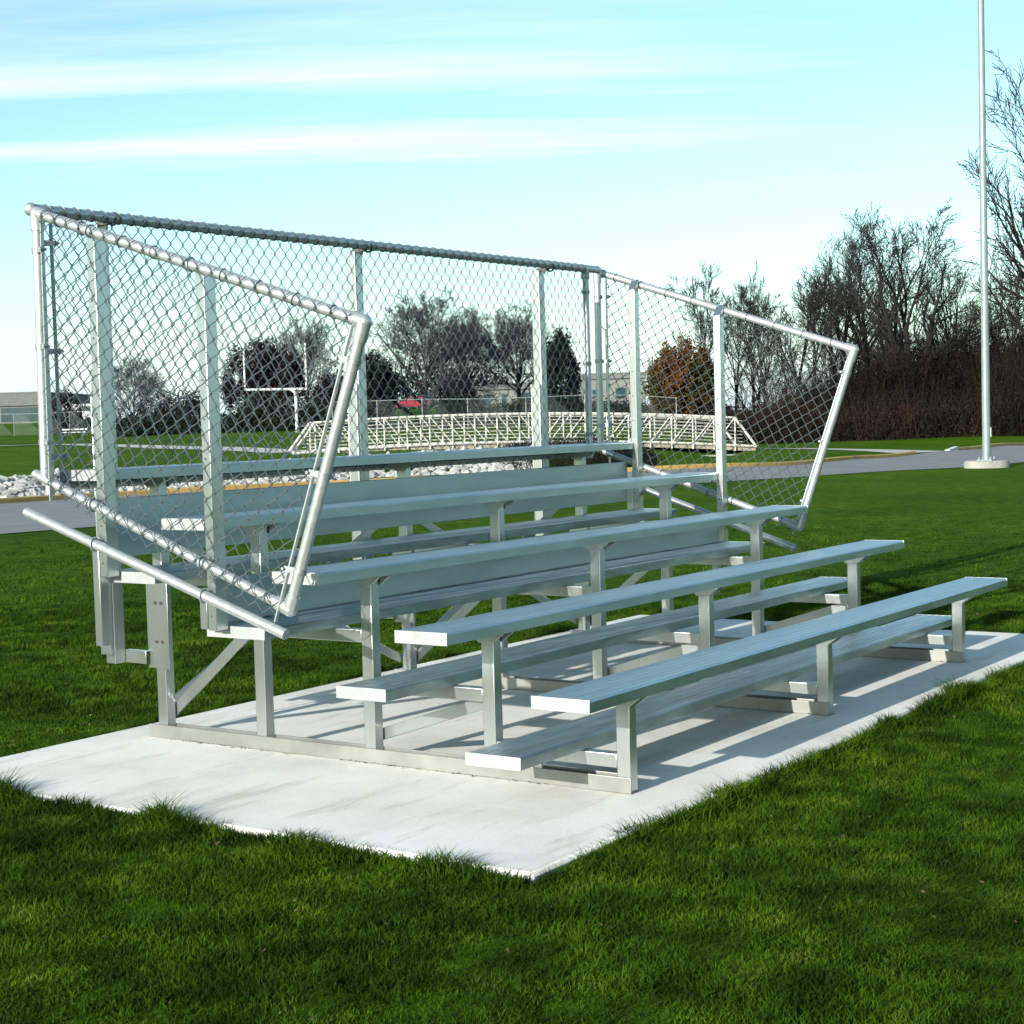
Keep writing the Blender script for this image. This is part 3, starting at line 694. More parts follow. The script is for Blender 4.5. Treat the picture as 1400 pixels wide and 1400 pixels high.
# ------------------------------------------------------------------ lamp post on the right
lp = G(1348, 40.4); bot = empty('lamp_post', lp)
tag(bot, 'tall grey metal lamp post on a round concrete footing beside the road', 'lamp post')
def lathe(b, prof, n=28):
    vs = []; fs = []
    for r, z in prof:
        for k in range(n): t = 2 * math.pi * k / n; vs.append((r * math.cos(t), r * math.sin(t), z))
    for i in range(len(prof) - 1):
        for k in range(n): fs.append((i * n + k, i * n + (k + 1) % n, (i + 1) * n + (k + 1) % n, (i + 1) * n + k))
    fs.append(tuple((len(prof) - 1) * n + k for k in range(n))); b.add(vs, fs)
b = MB(); lathe(b, [(.54, -.15), (.545, .12), (.52, .17), (.50, .18)]); b.build('footing', M['concrete2'], bot)
b = MB(); lathe(b, [(.098, .20), (.095, 2), (.072, 12.0)], 20); b.build('pole', M['pole'], bot)
b = MB(); b.box((-.19, -.19, .18), (.19, .19, .205))
for a in (-1, 1):
    for c_ in (-1, 1): b.tube([(a * .14, c_ * .14, .2), (a * .14, c_ * .14, .27)], .022, 6)
b.build('base_plate', M['pole'], bot, bevel=.004)
b = MB(); dirv = (RH * .9 - FH * .45).normalized(); p = dirv * .10; b.tube([(p.x, p.y, .75), (p.x, p.y, .98)], .035, 8); b.build('access_cover', M['fit'], bot)
b = MB(); b.tube([(0, 0, 11.9), (-.5 * RH.x, -.5 * RH.y, 12.1), (-1.6 * RH.x, -1.6 * RH.y, 12.2)], .04, 8); b.build('lamp_arm', M['pole'], bot)
b = MB(); b.bar((-1.5 * RH.x, -1.5 * RH.y, 12.2), (-2.2 * RH.x, -2.2 * RH.y, 12.22), .32, .12); b.build('lamp_head', M['pole'], bot, bevel=.02)

# ------------------------------------------------------------------ arched footbridge
BL = P(400, 622, 59.0); BR = P(1034, 612, 62.5)
mid = (BL + BR) / 2; bro = empty('footbridge', (mid.x, mid.y, 0))
tag(bro, 'cream painted arched steel truss footbridge crossing the stony creek', 'footbridge')
bo = (mid.x, mid.y, 0); axis = (BR - BL); Lb = Vector((axis.x, axis.y, 0)).length; adir = Vector((axis.x, axis.y, 0)).normalized(); side = Vector((-adir.y, adir.x, 0))
if side.dot(FH) < 0: side = -side
def bp_(s, off, h):                                                # s 0..1 along, off across, h above the deck chord
    p = BL.lerp(BR, s); return Vector((p.x, p.y, p.z + .30 * (1 - (2 * s - 1) ** 2) + h)) + side * off
NP = 21; HT = 1.08
for off in (0, 2.2):
    b = MB(); sgs = np.linspace(0, 1, 43); e = 1 / NP
    b.tube([bp_(t, off, .05) for t in sgs], .045, 6); tops = np.linspace(e, 1 - e, 40)
    b.tube([bp_(t, off, HT) for t in tops], .045, 6)
    tr_ = b.build('truss', M['cream'], bro, bo, fix=False)
    for s0, s1 in ((0, e), (1, 1 - e)):
        b = MB(); b.tube([bp_(s0, off, .05), bp_(s1, off, HT)], .05, 6); b.build('end_post', M['cream'], tr_, bo)
    for i in range(1, NP):
        b = MB(); t = i / NP; b.tube([bp_(t, off, -.16), bp_(t, off, HT)], .028, 6); b.build('vertical_post', M['cream'], tr_, bo)
    for i in range(1, NP - 1):
        t0, t1 = i / NP, (i + 1) / NP
        a, c_ = (bp_(t0, off, HT), bp_(t1, off, .05)) if t0 < .5 else (bp_(t1, off, HT), bp_(t0, off, .05))
        b = MB(); b.tube([a, c_], .020, 6); b.build('diagonal', M['cream'], tr_, bo)
    for h in np.linspace(.20, .98, 7):
        b = MB(); b.tube([bp_(t, off + (.06 if off == 0 else -.06), h) for t in np.linspace(.03, .97, 30)], .009, 4); b.build('guard_wire', M['cream'], tr_, bo, fix=False)
b = MB(); vs = []; fs = []
sg = np.linspace(0, 1, 30)
for t in sg:
    for off, h in ((.07, .0), (2.13, .0), (2.13, -.14), (.07, -.14)): vs.append(bp_(t, off, h))
for i in range(29):
    for k in range(4): fs.append((i * 4 + k, i * 4 + (k + 1) % 4, (i + 1) * 4 + (k + 1) % 4, (i + 1) * 4 + k))
fs += [(0, 1, 2, 3), (116, 117, 118, 119)]
b.add(vs, fs); b.build('deck', M['wood'], bro, bo)
for s0, s1 in ((-.01, .045), (.80, 1.012)):
    b = MB(); pts = [bp_(s0, -.25, 0), bp_(s1, -.25, 0), bp_(s1, 2.45, 0), bp_(s0, 2.45, 0)]
    zt = min(p.z for p in pts) - .20
    lo_ = [Vector((p.x, p.y, -1.2)) for p in pts]; hi_ = [Vector((p.x, p.y, zt)) for p in pts]
    b.add(lo_ + hi_, [(0, 1, 2, 3), (4, 5, 6, 7), (0, 1, 5, 4), (1, 2, 6, 5), (2, 3, 7, 6), (3, 0, 4, 7)]); b.build('abutment', M['concrete2'], bro, bo, bevel=.02)

# riprap stones along the creek's far bank
def stones(n, seed):
    rg = random.Random(seed); b = MB()
    ico = [(0, 0, 1), (.89, 0, .45), (.28, .85, .45), (-.72, .53, .45), (-.72, -.53, .45), (.28, -.85, .45), (.72, .53, -.45), (-.28, .85, -.45), (-.89, 0, -.45), (-.28, -.85, -.45), (.72, -.53, -.45), (0, 0, -1)]
    fc = [(0, 1, 2), (0, 2, 3), (0, 3, 4), (0, 4, 5), (0, 5, 1), (1, 6, 2), (2, 7, 3), (3, 8, 4), (4, 9, 5), (5, 10, 1), (6, 7, 2), (7, 8, 3), (8, 9, 4), (9, 10, 5), (10, 6, 1), (11, 7, 6), (11, 8, 7), (11, 9, 8), (11, 10, 9), (11, 6, 10)]
    for i in range(n):
        px = rg.uniform(-260, 740); a = (px - 700) / F_PX; st = 1 + .38 * float(sst(a, -.11, -.03)); e = 5.2 + (rg.uniform(6.5, 13.2) - 5.2) * st
        d = float(np.interp(a, KA, KD)) + e; p = G(px, d); r = rg.uniform(.07, .19) * rg.uniform(.7, 1.2)
        sx, sy, sz = rg.uniform(.7, 1.4), rg.uniform(.7, 1.4), rg.uniform(.5, .9); an = rg.uniform(0, 6.28); ca, sa = math.cos(an), math.sin(an)
        vs = []
        for x, y, z in ico:
            k = r * rg.uniform(.8, 1.2); x, y, z = x * sx * k, y * sy * k, z * sz * k; vs.append((p.x + x * ca - y * sa, p.y + x * sa + y * ca, p.z + z + r * .2))
        b.add(vs, fc)
    return b.build('riprap', M['stone'], smooth=0, fix=False)
tag(stones(6500, 4), 'band of white riprap stones lining the creek bank behind the kerb', 'stones', kind='stuff')

# ------------------------------------------------------------------ far fences
def far_fence(name, pts, h, label, spacing=3.05):
    A = [G(px, d) for px, d in pts]; o = A[0].copy(); root = empty(name, o); tag(root, label, 'fence')
    poly = []; 
    for i in range(len(A) - 1):
        n = max(1, int(round((A[i + 1] - A[i]).length / spacing)))
        for k in range(n): poly.append(A[i].lerp(A[i + 1], k / n))
    poly.append(A[-1])
    for p in poly: p.z = float(terrain(p.x, p.y))
    b = MB(); b.tube([p + Vector((0, 0, h)) for p in poly], .024, 6); b.build('top_rail', M['fit'], root, o, fix=False)
    for p in poly: b = MB(); b.tube([p - Vector((0, 0, .1)), p + Vector((0, 0, h + .05))], .030, 6); b.build('post', M['fit'], root, o)
    b = MB()
    for i in range(len(poly) - 1):
        p, q_ = poly[i], poly[i + 1]; Ls = (q_ - p).length; n = int(Ls / .11)
        for k in range(n):
            for s in (-1, 1):
                # straight wires of a diamond weave, cut at the panel ends
                t0 = k / n; t1 = t0 + s * h / Ls
                za, zb = 0, h
                if t1 > 1: zb = h * (1 - t0) / (t1 - t0); t1 = 1
                if t1 < 0: zb = h * t0 / (t0 - t1); t1 = 0
                b.tube([p.lerp(q_, t0) + Vector((0, 0, .1 + za)), p.lerp(q_, t1) + Vector((0, 0, max(.1, zb)))], .0035, 3, cap=False)
    b.build('chain_link_mesh', M['wire'], root, o, fix=False)
far_fence('chain_link_fence', [(455, 100), (640, 99), (800, 98), (925, 97)], 1.85, 'grey chain link fence running behind the arched footbridge')
far_fence('chain_link_fence', [(-60, 139), (60, 137), (132, 136)], 1.85, 'grey chain link fence in front of the low flat roofed building at the left edge')

# ------------------------------------------------------------------ goal post
gp = G(406, 112); go = empty('goal_post', gp); tag(go, 'white football goal post on the far playing field', 'goal post')
zb = P(406, 531, 112).z - gp.z; zt = P(380, 470, 112).z - gp.z
def gx(px): 
    p = P(px, hor(px), 112); return Vector((p.x - gp.x, p.y - gp.y, 0))
b = MB(); q0 = gx(337); q1 = gx(421); pm = gx(398)
back = FH * 1.6
b.tube([gx(406) - Vector((0, 0, .1)), gx(406) + Vector((0, 0, zb - .7)), gx(405) + Vector((0, 0, zb - .25)), gx(398) + Vector((0, 0, zb))], .10, 8); b.build('gooseneck', M['white'], go)
b = MB(); b.tube([q0 + Vector((0, 0, zb)), q1 + Vector((0, 0, zb - .05))], .085, 8); b.build('crossbar', M['white'], go)
for q_ in (q0, q1): b = MB(); b.tube([q_ + Vector((0, 0, zb)), q_ + Vector((0, 0, zt))], .065, 8); b.build('upright', M['white'], go)

# ------------------------------------------------------------------ buildings
def building(name, px0, px1, ytop, d, depth, wallmat, roofmat, label, bands, win, zoff=-.4):
    """bands: fractions of the height for fascia; win: list of (f0,f1,h0,h1) openings along the front"""
    a = P(px0, hor(px0), d); c = P(px1, hor(px1), d); a.z = c.z = 0
    zg = float(terrain((a.x + c.x) / 2, (a.y + c.y) / 2)) + zoff; H = P((px0 + px1) / 2, ytop, d).z - zg
    o = Vector(((a.x + c.x) / 2, (a.y + c.y) / 2, zg)); root = empty(name, o); tag(root, label, 'building')
    ax = (c - a).normalized(); Lx = (c - a).length; nv = Vector((-ax.y, ax.x, 0)); nv = nv if nv.dot(FH) > 0 else -nv
    def pt(f, n_, z): return ax * ((f - .5) * Lx) + nv * n_ + Vector((0, 0, z))
    def blk(b, f0, f1, n0, n1, z0, z1):
        b.add([pt(f0, n0, z0), pt(f1, n0, z0), pt(f1, n1, z0), pt(f0, n1, z0), pt(f0, n0, z1), pt(f1, n0, z1), pt(f1, n1, z1), pt(f0, n1, z1)],
              [(3, 2, 1, 0), (4, 5, 6, 7), (0, 1, 5, 4), (1, 2, 6, 5), (2, 3, 7, 6), (3, 0, 4, 7)])
    b = MB(); blk(b, 0, 1, 0, depth, 0, H * .995); wl = b.build('wall', wallmat, root)
    b = MB(); blk(b, -.01, 1.01, -.25, depth + .2, H * bands, H); b.build('roof', roofmat, root)
    b = MB(); blk(b, -.012, 1.012, -.30, depth + .25, H, H + .12); b.build('roof_edge', M['wallgrey'], root)
    for f0, f1, h0, h1 in win:
        b = MB(); blk(b, f0, f1, -.06, -.002, h0 * H, h1 * H); wd = b.build('window', M['wallgrey'], root)
        e = .06 / Lx; b = MB(); blk(b, f0 + e, f1 - e, -.075, -.062, h0 * H + .06, h1 * H - .06); b.build('pane', M['glass'], wd)
building('low_building', -170, 57, 540, 165, 30, M['wallgrey'], M['roofgrey'], 'low grey building with a flat fascia roof beyond the left playing field', .62, [(i / 4 + .008, i / 4 + .242, .12, .58) for i in range(4)])
building('school_building', 615, 742, 526, 175, 20, M['wallbeige'], M['wallgrey'], 'pale building with dark windows partly hidden behind the bare trees', .82, [(.05, .22, .3, .7), (.36, .45, .2, .66), (.56, .62, .2, .66), (.72, .9, .3, .7)])
building('block_building', 800, 884, 511, 178, 22, M['wallbeige'], M['wallgrey'], 'beige flat roofed block left of the orange brown oak', .86, [(.12, .24, .30, .56), (.50, .68, .28, .60), (.80, .88, .0, .5)])

# ------------------------------------------------------------------ vehicles, table, utility pole
def car_mesh(name, p, ax, prof, wid, paint, label, cat, wins, wheels):
    root = empty(name, p); tag(root, label, cat); sd = Vector((-ax.y, ax.x, 0))
    def q3(x, y, z): return ax * x + sd * y + Vector((0, 0, z))
    b = MB(); b.prism([q3(x, -wid / 2, z) for x, z in prof], sd * wid); b.build('body', paint, root, bevel=.06)
    for poly in wins:
        for y, t in ((-wid / 2 - .012, .01), (wid / 2 + .002, .01)):
            b = MB(); b.prism([q3(x, y, z) for x, z in poly], sd * t); b.build('window', M['glass'], root)
    zs = [z for x, z in prof]; x0 = min(x for x, z in prof)
    b = MB(); b.prism([q3(x0 - .012, -wid * .38, 1.05), q3(x0 - .012, wid * .38, 1.05), q3(x0 - .012, wid * .34, max(zs) - .18), q3(x0 - .012, -wid * .34, max(zs) - .18)], ax * .01); b.build('rear_window', M['glass'], root)
    for x in wheels:
        for y in (-wid / 2 + .08, wid / 2 - .08):
            b = MB(); b.tube([q3(x, y - .11, .33), q3(x, y + .11, .33)], .33, 14); w_ = b.build('wheel', M['rubber'], root)
            b = MB(); b.tube([q3(x, y - .125, .33), q3(x, y + .125, .33)], .18, 10); b.build('rim', M['galv'], w_)
    for y in (-wid * .4, wid * .4):
        b = MB(); c_ = q3(x0 - .015, y, .85); b.bar(c_ - sd * .08, c_ + sd * .08, .05, .18); b.build('tail_light', M['carred'], root)
vp = G(115, 150); vp.z = max(vp.z, P(112, 582, 150).z)
car_mesh('parked_van', vp, RH, [(-2.3, .35), (-2.3, 1.7), (-2.1, 1.95), (1.2, 1.95), (1.75, 1.2), (2.3, 1.0), (2.35, .35)], 1.85, M['white'], 'white van parked beyond the field behind the left guard fence', 'van', [[(-.1, 1.25), (-.1, 1.75), (.95, 1.75), (1.45, 1.25)]], (-1.5, 1.5))
cp = G(566, 190)
car_mesh('parked_car', cp, -RH, [(-2.1, .35), (-2.15, .95), (-1.7, 1.05), (-1.2, 1.45), (.3, 1.45), (.9, 1.0), (2.1, .85), (2.15, .35)], 1.75, M['carred'], 'bright red car parked far off behind the fence', 'car', [[(-1.1, 1.05), (-.95, 1.36), (.2, 1.36), (.65, 1.05)]], (-1.35, 1.35))
tp = G(104, 126); to = empty('picnic_table', tp); tag(to, 'white picnic table on the field below the white van', 'table')
hh = P(104, 587, 126).z - tp.z
b = MB(); b.bar(RH * -.95 + Vector((0, 0, hh)), RH * .95 + Vector((0, 0, hh)), .75, .09); b.build('tabletop', M['white'], to)
for s in (-1, 1):
    b = MB(); b.bar(RH * -.95 + FH * s * .7 + Vector((0, 0, hh * .6)), RH * .95 + FH * s * .7 + Vector((0, 0, hh * .6)), .26, .05); b.build('seat', M['galv'], to)
    for e in (-.7, .7): b = MB(); b.tube([RH * e + FH * s * .75, RH * e + FH * s * .1 + Vector((0, 0, hh - .03))], .05, 6); b.build('leg', M['galv'], to)
up_ = G(832, 150); uo = empty('utility_pole', up_); tag(uo, 'dark wooden utility pole between the evergreen and the orange oak', 'utility pole')
ht = P(832, 450, 150).z - up_.z
b = MB(); b.tube([(0, 0, -.2), (0, 0, ht)], [.17, .11], 8); b.build('pole', M['poleswood'], uo)
b = MB(); b.bar(RH * -.1 + Vector((0, 0, ht - .1)), RH * -.5 + Vector((0, 0, ht + .35)), .09, .09); b.build('crossarm', M['poleswood'], uo)
b = MB(); b.tube([FH * -.3 + Vector((0, 0, ht - 1.4)), FH * -.3 + Vector((0, 0, ht - .75))], .16, 8); b.build('transformer', M['fit'], uo)

# ------------------------------------------------------------------ trees
def bare_tree_mesh(seed, H, tr, split, spread, nl, trop, limb):
    """returns trunk MB and crown MB for a leafless tree standing at the origin"""
    rg = random.Random(seed); T = MB(); C = MB(); levels = len(nl)
    def branch(mb, p, d, ln, r, lev):
        segs = (7, 6, 5, 4, 3)[min(lev, 4)]; pts = [p.copy()]; rr = [r]; dirs = []
        wob = (.05, .12, .14, .13, .12)[min(lev, 4)]
        for i in range(segs):
            d = (d + Vector((rg.gauss(0, wob), rg.gauss(0, wob), rg.gauss(0, wob) + (trop if lev else .03)))).normalized()
            p = p + d * (ln / segs); pts.append(p.copy()); dirs.append(d.copy()); rr.append(max(.011, r * (1 - (i + 1) / segs * (.93 if lev < 1 else .82))))
        mb.tube(pts, rr, 8 if lev == 0 else 6 if lev == 1 else 4 if lev == 2 else 3, cap=False)
        if lev >= levels: return
        k = nl[lev]; t0 = split if lev == 0 else .25
        for i in range(k):
            t = t0 + (1 - t0) * ((i + rg.random() * .9) / k)
            f = t * segs; j = min(int(f), segs - 1); q_ = pts[j].lerp(pts[j + 1], f - j)
            az = rg.uniform(0, 6.283) if lev else (i * 2.4 + rg.uniform(-.5, .5))
            el = rg.uniform(spread[0], spread[1]) * (1.0 if lev else 1.15 - .5 * t)
            a = dirs[j].orthogonal().normalized(); bb = dirs[j].cross(a); nd_ = (dirs[j] * math.cos(el) + (a * math.cos(az) + bb * math.sin(az)) * math.sin(el)).normalized()
            cl = H * limb * rg.uniform(.8, 1.1) * (1 - .45 * (t - split)) if lev == 0 else ln * rg.uniform(.42, .68) * (1 - .40 * t)
            branch(C, q_, nd_, cl, max(.012, rr[j] * (rg.uniform(.55, .80) if lev == 0 else rg.uniform(.45, .68))), lev + 1)
    branch(T, Vector((0, 0, -.2)), Vector((0, 0, 1)), H * .66, tr, 0)
    return T, C
def scale_to(T, C, H):
    zs = sorted(v[2] for v in C.v); top = zs[int(len(zs) * .9985)]; k = H / top
    for b in (T, C): b.v = [(x * k, y * k, z * k) for x, y, z in b.v]
    return k
BARE = {}
def bare_proto(key, seed, H, tr, split, spread, nl, mat, trop=.06, limb=.5):
    T, C = bare_tree_mesh(seed, H, tr, split, spread, nl, trop, limb); scale_to(T, C, H)
    t = T.build('trunk', mat, smooth=60, fix=False); c = C.build('crown', mat, smooth=0, fix=False)
    BARE[key] = (t.data, c.data, H); bpy.data.objects.remove(t); bpy.data.objects.remove(c)
bare_proto('wide', 11, 12, .38, .12, (.40, .80), (10, 8, 7, 5), M['bark'], .06, .62)
bare_proto('wide2', 29, 12, .32, .16, (.42, .92), (10, 8, 7, 5), M['bark'], .06, .56)
bare_proto('upright', 5, 12, .20, .25, (.30, .65), (10, 7, 7, 5), M['bark'], .06, .42)
bare_proto('upright2', 17, 12, .20, .32, (.32, .72), (10, 7, 7, 5), M['bark'], .05, .42)
bare_proto('vase', 41, 10, .22, .10, (.50, 1.05), (18, 10, 8, 6), M['barkgrey'], .05, .62)
bare_proto('vase2', 43, 10, .20, .16, (.50, 1.10), (18, 10, 8, 6), M['barkgrey'], .04, .54)
bare_proto('mass', 61, 12, .26, .2, (.4, .85), (9, 7, 6, 4), M['bark'], .06, .5)
def bare(kind, px, d, ytop, label, rot=0, wide=1., lean=(0, 0), group='leafless trees', ybase=None):
    p = G(px, d); root = empty('bare_tree', p); tag(root, label, 'tree', group)
    t, c, H = BARE[kind]; h = P(px, ytop, d).z - p.z; k = h / H
    root.rotation_euler = (lean[0], lean[1], rot); root.scale = (k * wide, k * wide, k)
    link('trunk', t, root); link('crown', c, root); return root
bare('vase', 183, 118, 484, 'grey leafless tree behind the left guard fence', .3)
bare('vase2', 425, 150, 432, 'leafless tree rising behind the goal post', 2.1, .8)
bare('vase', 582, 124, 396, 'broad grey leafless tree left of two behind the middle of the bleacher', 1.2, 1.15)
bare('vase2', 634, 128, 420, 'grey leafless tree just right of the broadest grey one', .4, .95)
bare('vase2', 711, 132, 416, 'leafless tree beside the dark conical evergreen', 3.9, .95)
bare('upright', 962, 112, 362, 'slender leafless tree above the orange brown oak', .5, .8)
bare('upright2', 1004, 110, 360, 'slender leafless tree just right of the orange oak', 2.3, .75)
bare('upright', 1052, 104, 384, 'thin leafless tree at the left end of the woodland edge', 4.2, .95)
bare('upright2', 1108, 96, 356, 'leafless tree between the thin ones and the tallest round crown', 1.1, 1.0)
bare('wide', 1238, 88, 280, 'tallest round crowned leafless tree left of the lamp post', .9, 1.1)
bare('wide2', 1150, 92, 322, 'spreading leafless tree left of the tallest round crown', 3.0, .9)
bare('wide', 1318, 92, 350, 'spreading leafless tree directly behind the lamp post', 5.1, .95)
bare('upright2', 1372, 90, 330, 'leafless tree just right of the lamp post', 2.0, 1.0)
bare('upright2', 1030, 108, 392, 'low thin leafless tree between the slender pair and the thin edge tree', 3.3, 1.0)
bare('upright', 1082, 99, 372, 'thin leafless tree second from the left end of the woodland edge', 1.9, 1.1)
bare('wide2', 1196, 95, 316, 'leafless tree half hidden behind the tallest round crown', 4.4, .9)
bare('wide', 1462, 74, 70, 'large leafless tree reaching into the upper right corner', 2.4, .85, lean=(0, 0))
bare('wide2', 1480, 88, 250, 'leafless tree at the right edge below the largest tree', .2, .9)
# thin trees packed behind the edge of the wood read as one mass
rg = random.Random(8); mass = []
vs_all = []; 
def join_copies(name, items, mat):
    V = []; Lp = []; St = []; Tt = []; vo = lo = 0
    for me, mw in items:
        n = len(me.vertices); v = np.empty(n * 3, np.float32); me.vertices.foreach_get('co', v); v = v.reshape(-1, 3)
        m = np.array(mw); v = v @ m[:3, :3].T + m[:3, 3]
        l = np.empty(len(me.loops), np.int32); me.loops.foreach_get('vertex_index', l); s_ = np.empty(len(me.polygons), np.int32); me.polygons.foreach_get('loop_start', s_)
        t = np.empty(len(me.polygons), np.int32); me.polygons.foreach_get('loop_total', t)
        V.append(v); Lp.append(l + vo); St.append(s_ + lo); Tt.append(t); vo += n; lo += len(l)
    return link(name, np_mesh(name, np.concatenate(V), np.concatenate(Lp), np.concatenate(St), np.concatenate(Tt), mat))
items = []
for i in range(30):
    px = 1015 + (1530 - 1015) * (i + rg.random()) / 30; d = rg.uniform(104, 130); ht = rg.uniform(.36, .60) * (300 if px > 1130 else 210) * d / F_PX
    k = 'mass'; t, c, H = BARE[k]; g = G(px, d); s_ = ht / H
    mw = Matrix.Translation(g) @ Matrix.Rotation(rg.uniform(0, 6.28), 4, 'Z') @ Matrix.Diagonal((s_, s_, s_, 1))
    items += [(t, mw), (c, mw)]
tag(join_copies('woodland', items, M['bark']), 'dense leafless woodland filling in behind the nearer trees', 'woodland', kind='stuff')

# ---- foliage clouds
def leaf_cloud(pts, size, rg_, flat=.0):
    n = len(pts); nrm = rg_.normal(size=(n, 3)); nrm /= np.linalg.norm(nrm, axis=1)[:, None]
    a = np.cross(nrm, rg_.normal(size=(n, 3))); a /= np.linalg.norm(a, axis=1)[:, None]; b = np.cross(nrm, a)
    s_ = (size * (.55 + .9 * rg_.random(n)))[:, None]
    return np.stack([pts - a * s_ * .5, pts + b * s_ * .32, pts + a * s_ * .5, pts - b * s_ * .32], 1)
def crown_points(n, rg_, shape, clumps, cr):
    """points gathered into clumps spread through the crown volume"""
    c = shape(rg_, clumps); i = rg_.integers(0, clumps, n); r = cr * (.6 + .8 * rg_.random(clumps))
    d = rg_.normal(size=(n, 3)); d /= np.linalg.norm(d, axis=1)[:, None]
    return c[i] + d * (r[i] * rg_.random(n) ** .45)[:, None]
def leafy(name, px, d, ytop, wpx, label, mat, shape, n, clumps, cr, leaf, cat='tree', seed=1, part=True, group=None, thin=.12):
    g = G(px, d); H = P(px, ytop, d).z - g.z; Wd = wpx * d / F_PX
    rg_ = np.random.default_rng(seed); pts = crown_points(n, rg_, shape, clumps, cr)
    pts = pts * np.array([Wd / 2, Wd / 2, H]); root = empty(name, g); tag(root, label, cat, group)
    link('crown', quads_mesh('crown', leaf_cloud(pts, leaf, rg_), mat), root)
    b = MB(); b.tube([(0, 0, -.2), (0, 0, H * .3), (.1, 0, H * .7)], [H * .03, H * .024, H * .01], 8)
    rr = random.Random(seed)
    for k in range(7):
        an = k * 2.4; z = H * (.2 + .07 * k); e = Vector((math.cos(an) * Wd * .3, math.sin(an) * Wd * .3, z + H * .2)); b.tube([(0, 0, z), tuple(e)], [H * .012, H * .004], 5)
    b.build('trunk', M['bark'], root)
def dome(rg_, n):                    # broad round crown down to the ground
    v = rg_.normal(size=(n, 3)); v /= np.linalg.norm(v, axis=1)[:, None]; v *= (rg_.random(n) ** .4)[:, None] * .88
    v[:, 2] = np.abs(v[:, 2]) * .82 + .04; return v
def ball(rg_, n):
    v = rg_.normal(size=(n, 3)); v /= np.linalg.norm(v, axis=1)[:, None]; v *= (rg_.random(n) ** .33)[:, None]
    return v * np.array([.86, .86, .42]) + np.array([0, 0, .47])
def cone(rg_, n):
    z = rg_.random(n) ** 1.3; r = (1 - z) ** .75 * .85 * np.sqrt(rg_.random(n)); t = rg_.random(n) * 6.283
    return np.stack([r * np.cos(t), r * np.sin(t), z * .93 + .03], 1)
def oval(rg_, n):
    z = rg_.random(n); r = np.sin(np.pi * np.clip(z * .85 + .13, 0, 1)) ** .7 * .85 * np.sqrt(rg_.random(n)); t = rg_.random(n) * 6.283
    return np.stack([r * np.cos(t), r * np.sin(t), z * .92 + .02], 1)
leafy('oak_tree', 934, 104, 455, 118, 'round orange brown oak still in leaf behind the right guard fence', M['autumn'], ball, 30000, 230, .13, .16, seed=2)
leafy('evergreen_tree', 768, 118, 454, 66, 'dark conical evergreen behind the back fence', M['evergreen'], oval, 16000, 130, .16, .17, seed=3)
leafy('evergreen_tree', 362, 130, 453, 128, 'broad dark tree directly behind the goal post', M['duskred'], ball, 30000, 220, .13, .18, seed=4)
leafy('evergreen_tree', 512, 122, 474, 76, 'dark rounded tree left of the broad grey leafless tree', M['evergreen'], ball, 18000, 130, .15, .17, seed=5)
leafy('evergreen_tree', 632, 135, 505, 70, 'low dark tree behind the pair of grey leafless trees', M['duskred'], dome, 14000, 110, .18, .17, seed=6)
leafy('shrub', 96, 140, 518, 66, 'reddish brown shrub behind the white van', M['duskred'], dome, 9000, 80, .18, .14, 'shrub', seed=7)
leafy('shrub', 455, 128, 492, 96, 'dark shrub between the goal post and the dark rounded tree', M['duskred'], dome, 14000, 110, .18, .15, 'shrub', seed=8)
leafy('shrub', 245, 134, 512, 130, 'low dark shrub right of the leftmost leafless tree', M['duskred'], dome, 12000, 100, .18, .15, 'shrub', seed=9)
leafy('shrub', 985, 96, 545, 110, 'brown shrub below the orange oak at the bridge end', M['scrub'], dome, 12000, 100, .18, .14, 'shrub', seed=11)

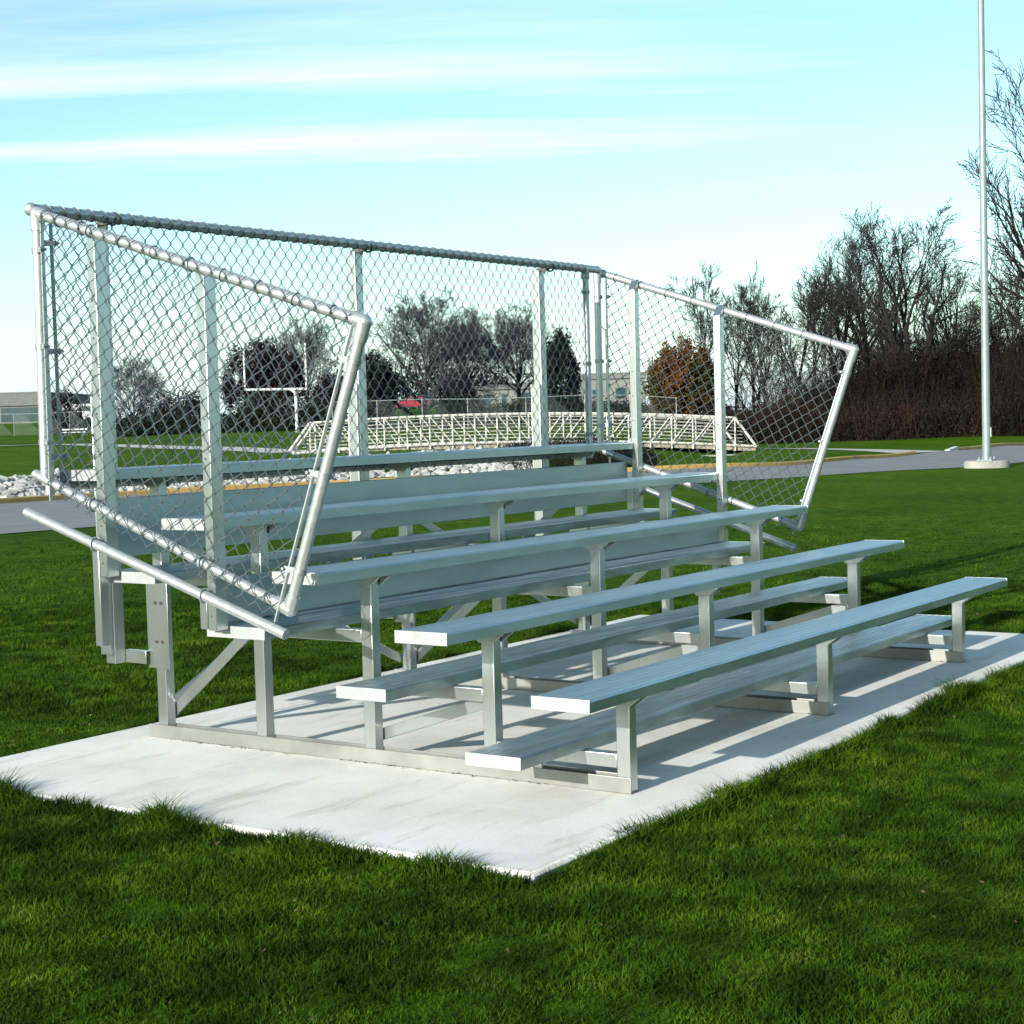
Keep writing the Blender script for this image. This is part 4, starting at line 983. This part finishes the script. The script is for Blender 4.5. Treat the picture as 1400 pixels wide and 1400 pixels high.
# hedge line and undergrowth (uncountable)
def band(name, pxs, ds_, hfun, n, leaf, mat, label, cat, seed, stems=0, zp=1.1):
    rg_ = np.random.default_rng(seed); t = rg_.random(n); px = pxs[0] + (pxs[1] - pxs[0]) * t; d = ds_[0] + (ds_[1] - ds_[0]) * rg_.random(n)
    a = (px - 700) / F_PX; u = a * d * 1.0; x = CAM.x + RH.x * u + FH.x * d; y = CAM.y + RH.y * u + FH.y * d
    h = hfun(px) * (.35 + .6 * vnoise(x, y, 5.5, seed + 1) + .65 * vnoise(x, y, 1.8, seed + 3)) * (.7 + .6 * vnoise(x, y, .6, seed + 2)); z = terrain(x, y) + h * rg_.random(n) ** zp
    q = leaf_cloud(np.stack([x, y, z], 1), leaf, rg_)
    if stems:
        m = stems; i = rg_.integers(0, n, m); bx, by = x[i], y[i]; bz = terrain(bx, by); hh_ = h[i] * (.6 + .9 * rg_.random(m)); lx = rg_.normal(0, .30, m) * hh_; ly = rg_.normal(0, .30, m) * hh_
        th = rg_.random(m) * 6.283; wx, wy = np.cos(th) * .012, np.sin(th) * .012
        s4 = np.stack([np.stack([bx - wx, by - wy, bz], 1), np.stack([bx + wx, by + wy, bz], 1), np.stack([bx + lx + wx * .4, by + ly + wy * .4, bz + hh_], 1), np.stack([bx + lx - wx * .4, by + ly - wy * .4, bz + hh_], 1)], 1)
        q = np.concatenate([q, s4])
    return tag(link(name, quads_mesh(name, q, mat)), label, cat, kind='stuff')
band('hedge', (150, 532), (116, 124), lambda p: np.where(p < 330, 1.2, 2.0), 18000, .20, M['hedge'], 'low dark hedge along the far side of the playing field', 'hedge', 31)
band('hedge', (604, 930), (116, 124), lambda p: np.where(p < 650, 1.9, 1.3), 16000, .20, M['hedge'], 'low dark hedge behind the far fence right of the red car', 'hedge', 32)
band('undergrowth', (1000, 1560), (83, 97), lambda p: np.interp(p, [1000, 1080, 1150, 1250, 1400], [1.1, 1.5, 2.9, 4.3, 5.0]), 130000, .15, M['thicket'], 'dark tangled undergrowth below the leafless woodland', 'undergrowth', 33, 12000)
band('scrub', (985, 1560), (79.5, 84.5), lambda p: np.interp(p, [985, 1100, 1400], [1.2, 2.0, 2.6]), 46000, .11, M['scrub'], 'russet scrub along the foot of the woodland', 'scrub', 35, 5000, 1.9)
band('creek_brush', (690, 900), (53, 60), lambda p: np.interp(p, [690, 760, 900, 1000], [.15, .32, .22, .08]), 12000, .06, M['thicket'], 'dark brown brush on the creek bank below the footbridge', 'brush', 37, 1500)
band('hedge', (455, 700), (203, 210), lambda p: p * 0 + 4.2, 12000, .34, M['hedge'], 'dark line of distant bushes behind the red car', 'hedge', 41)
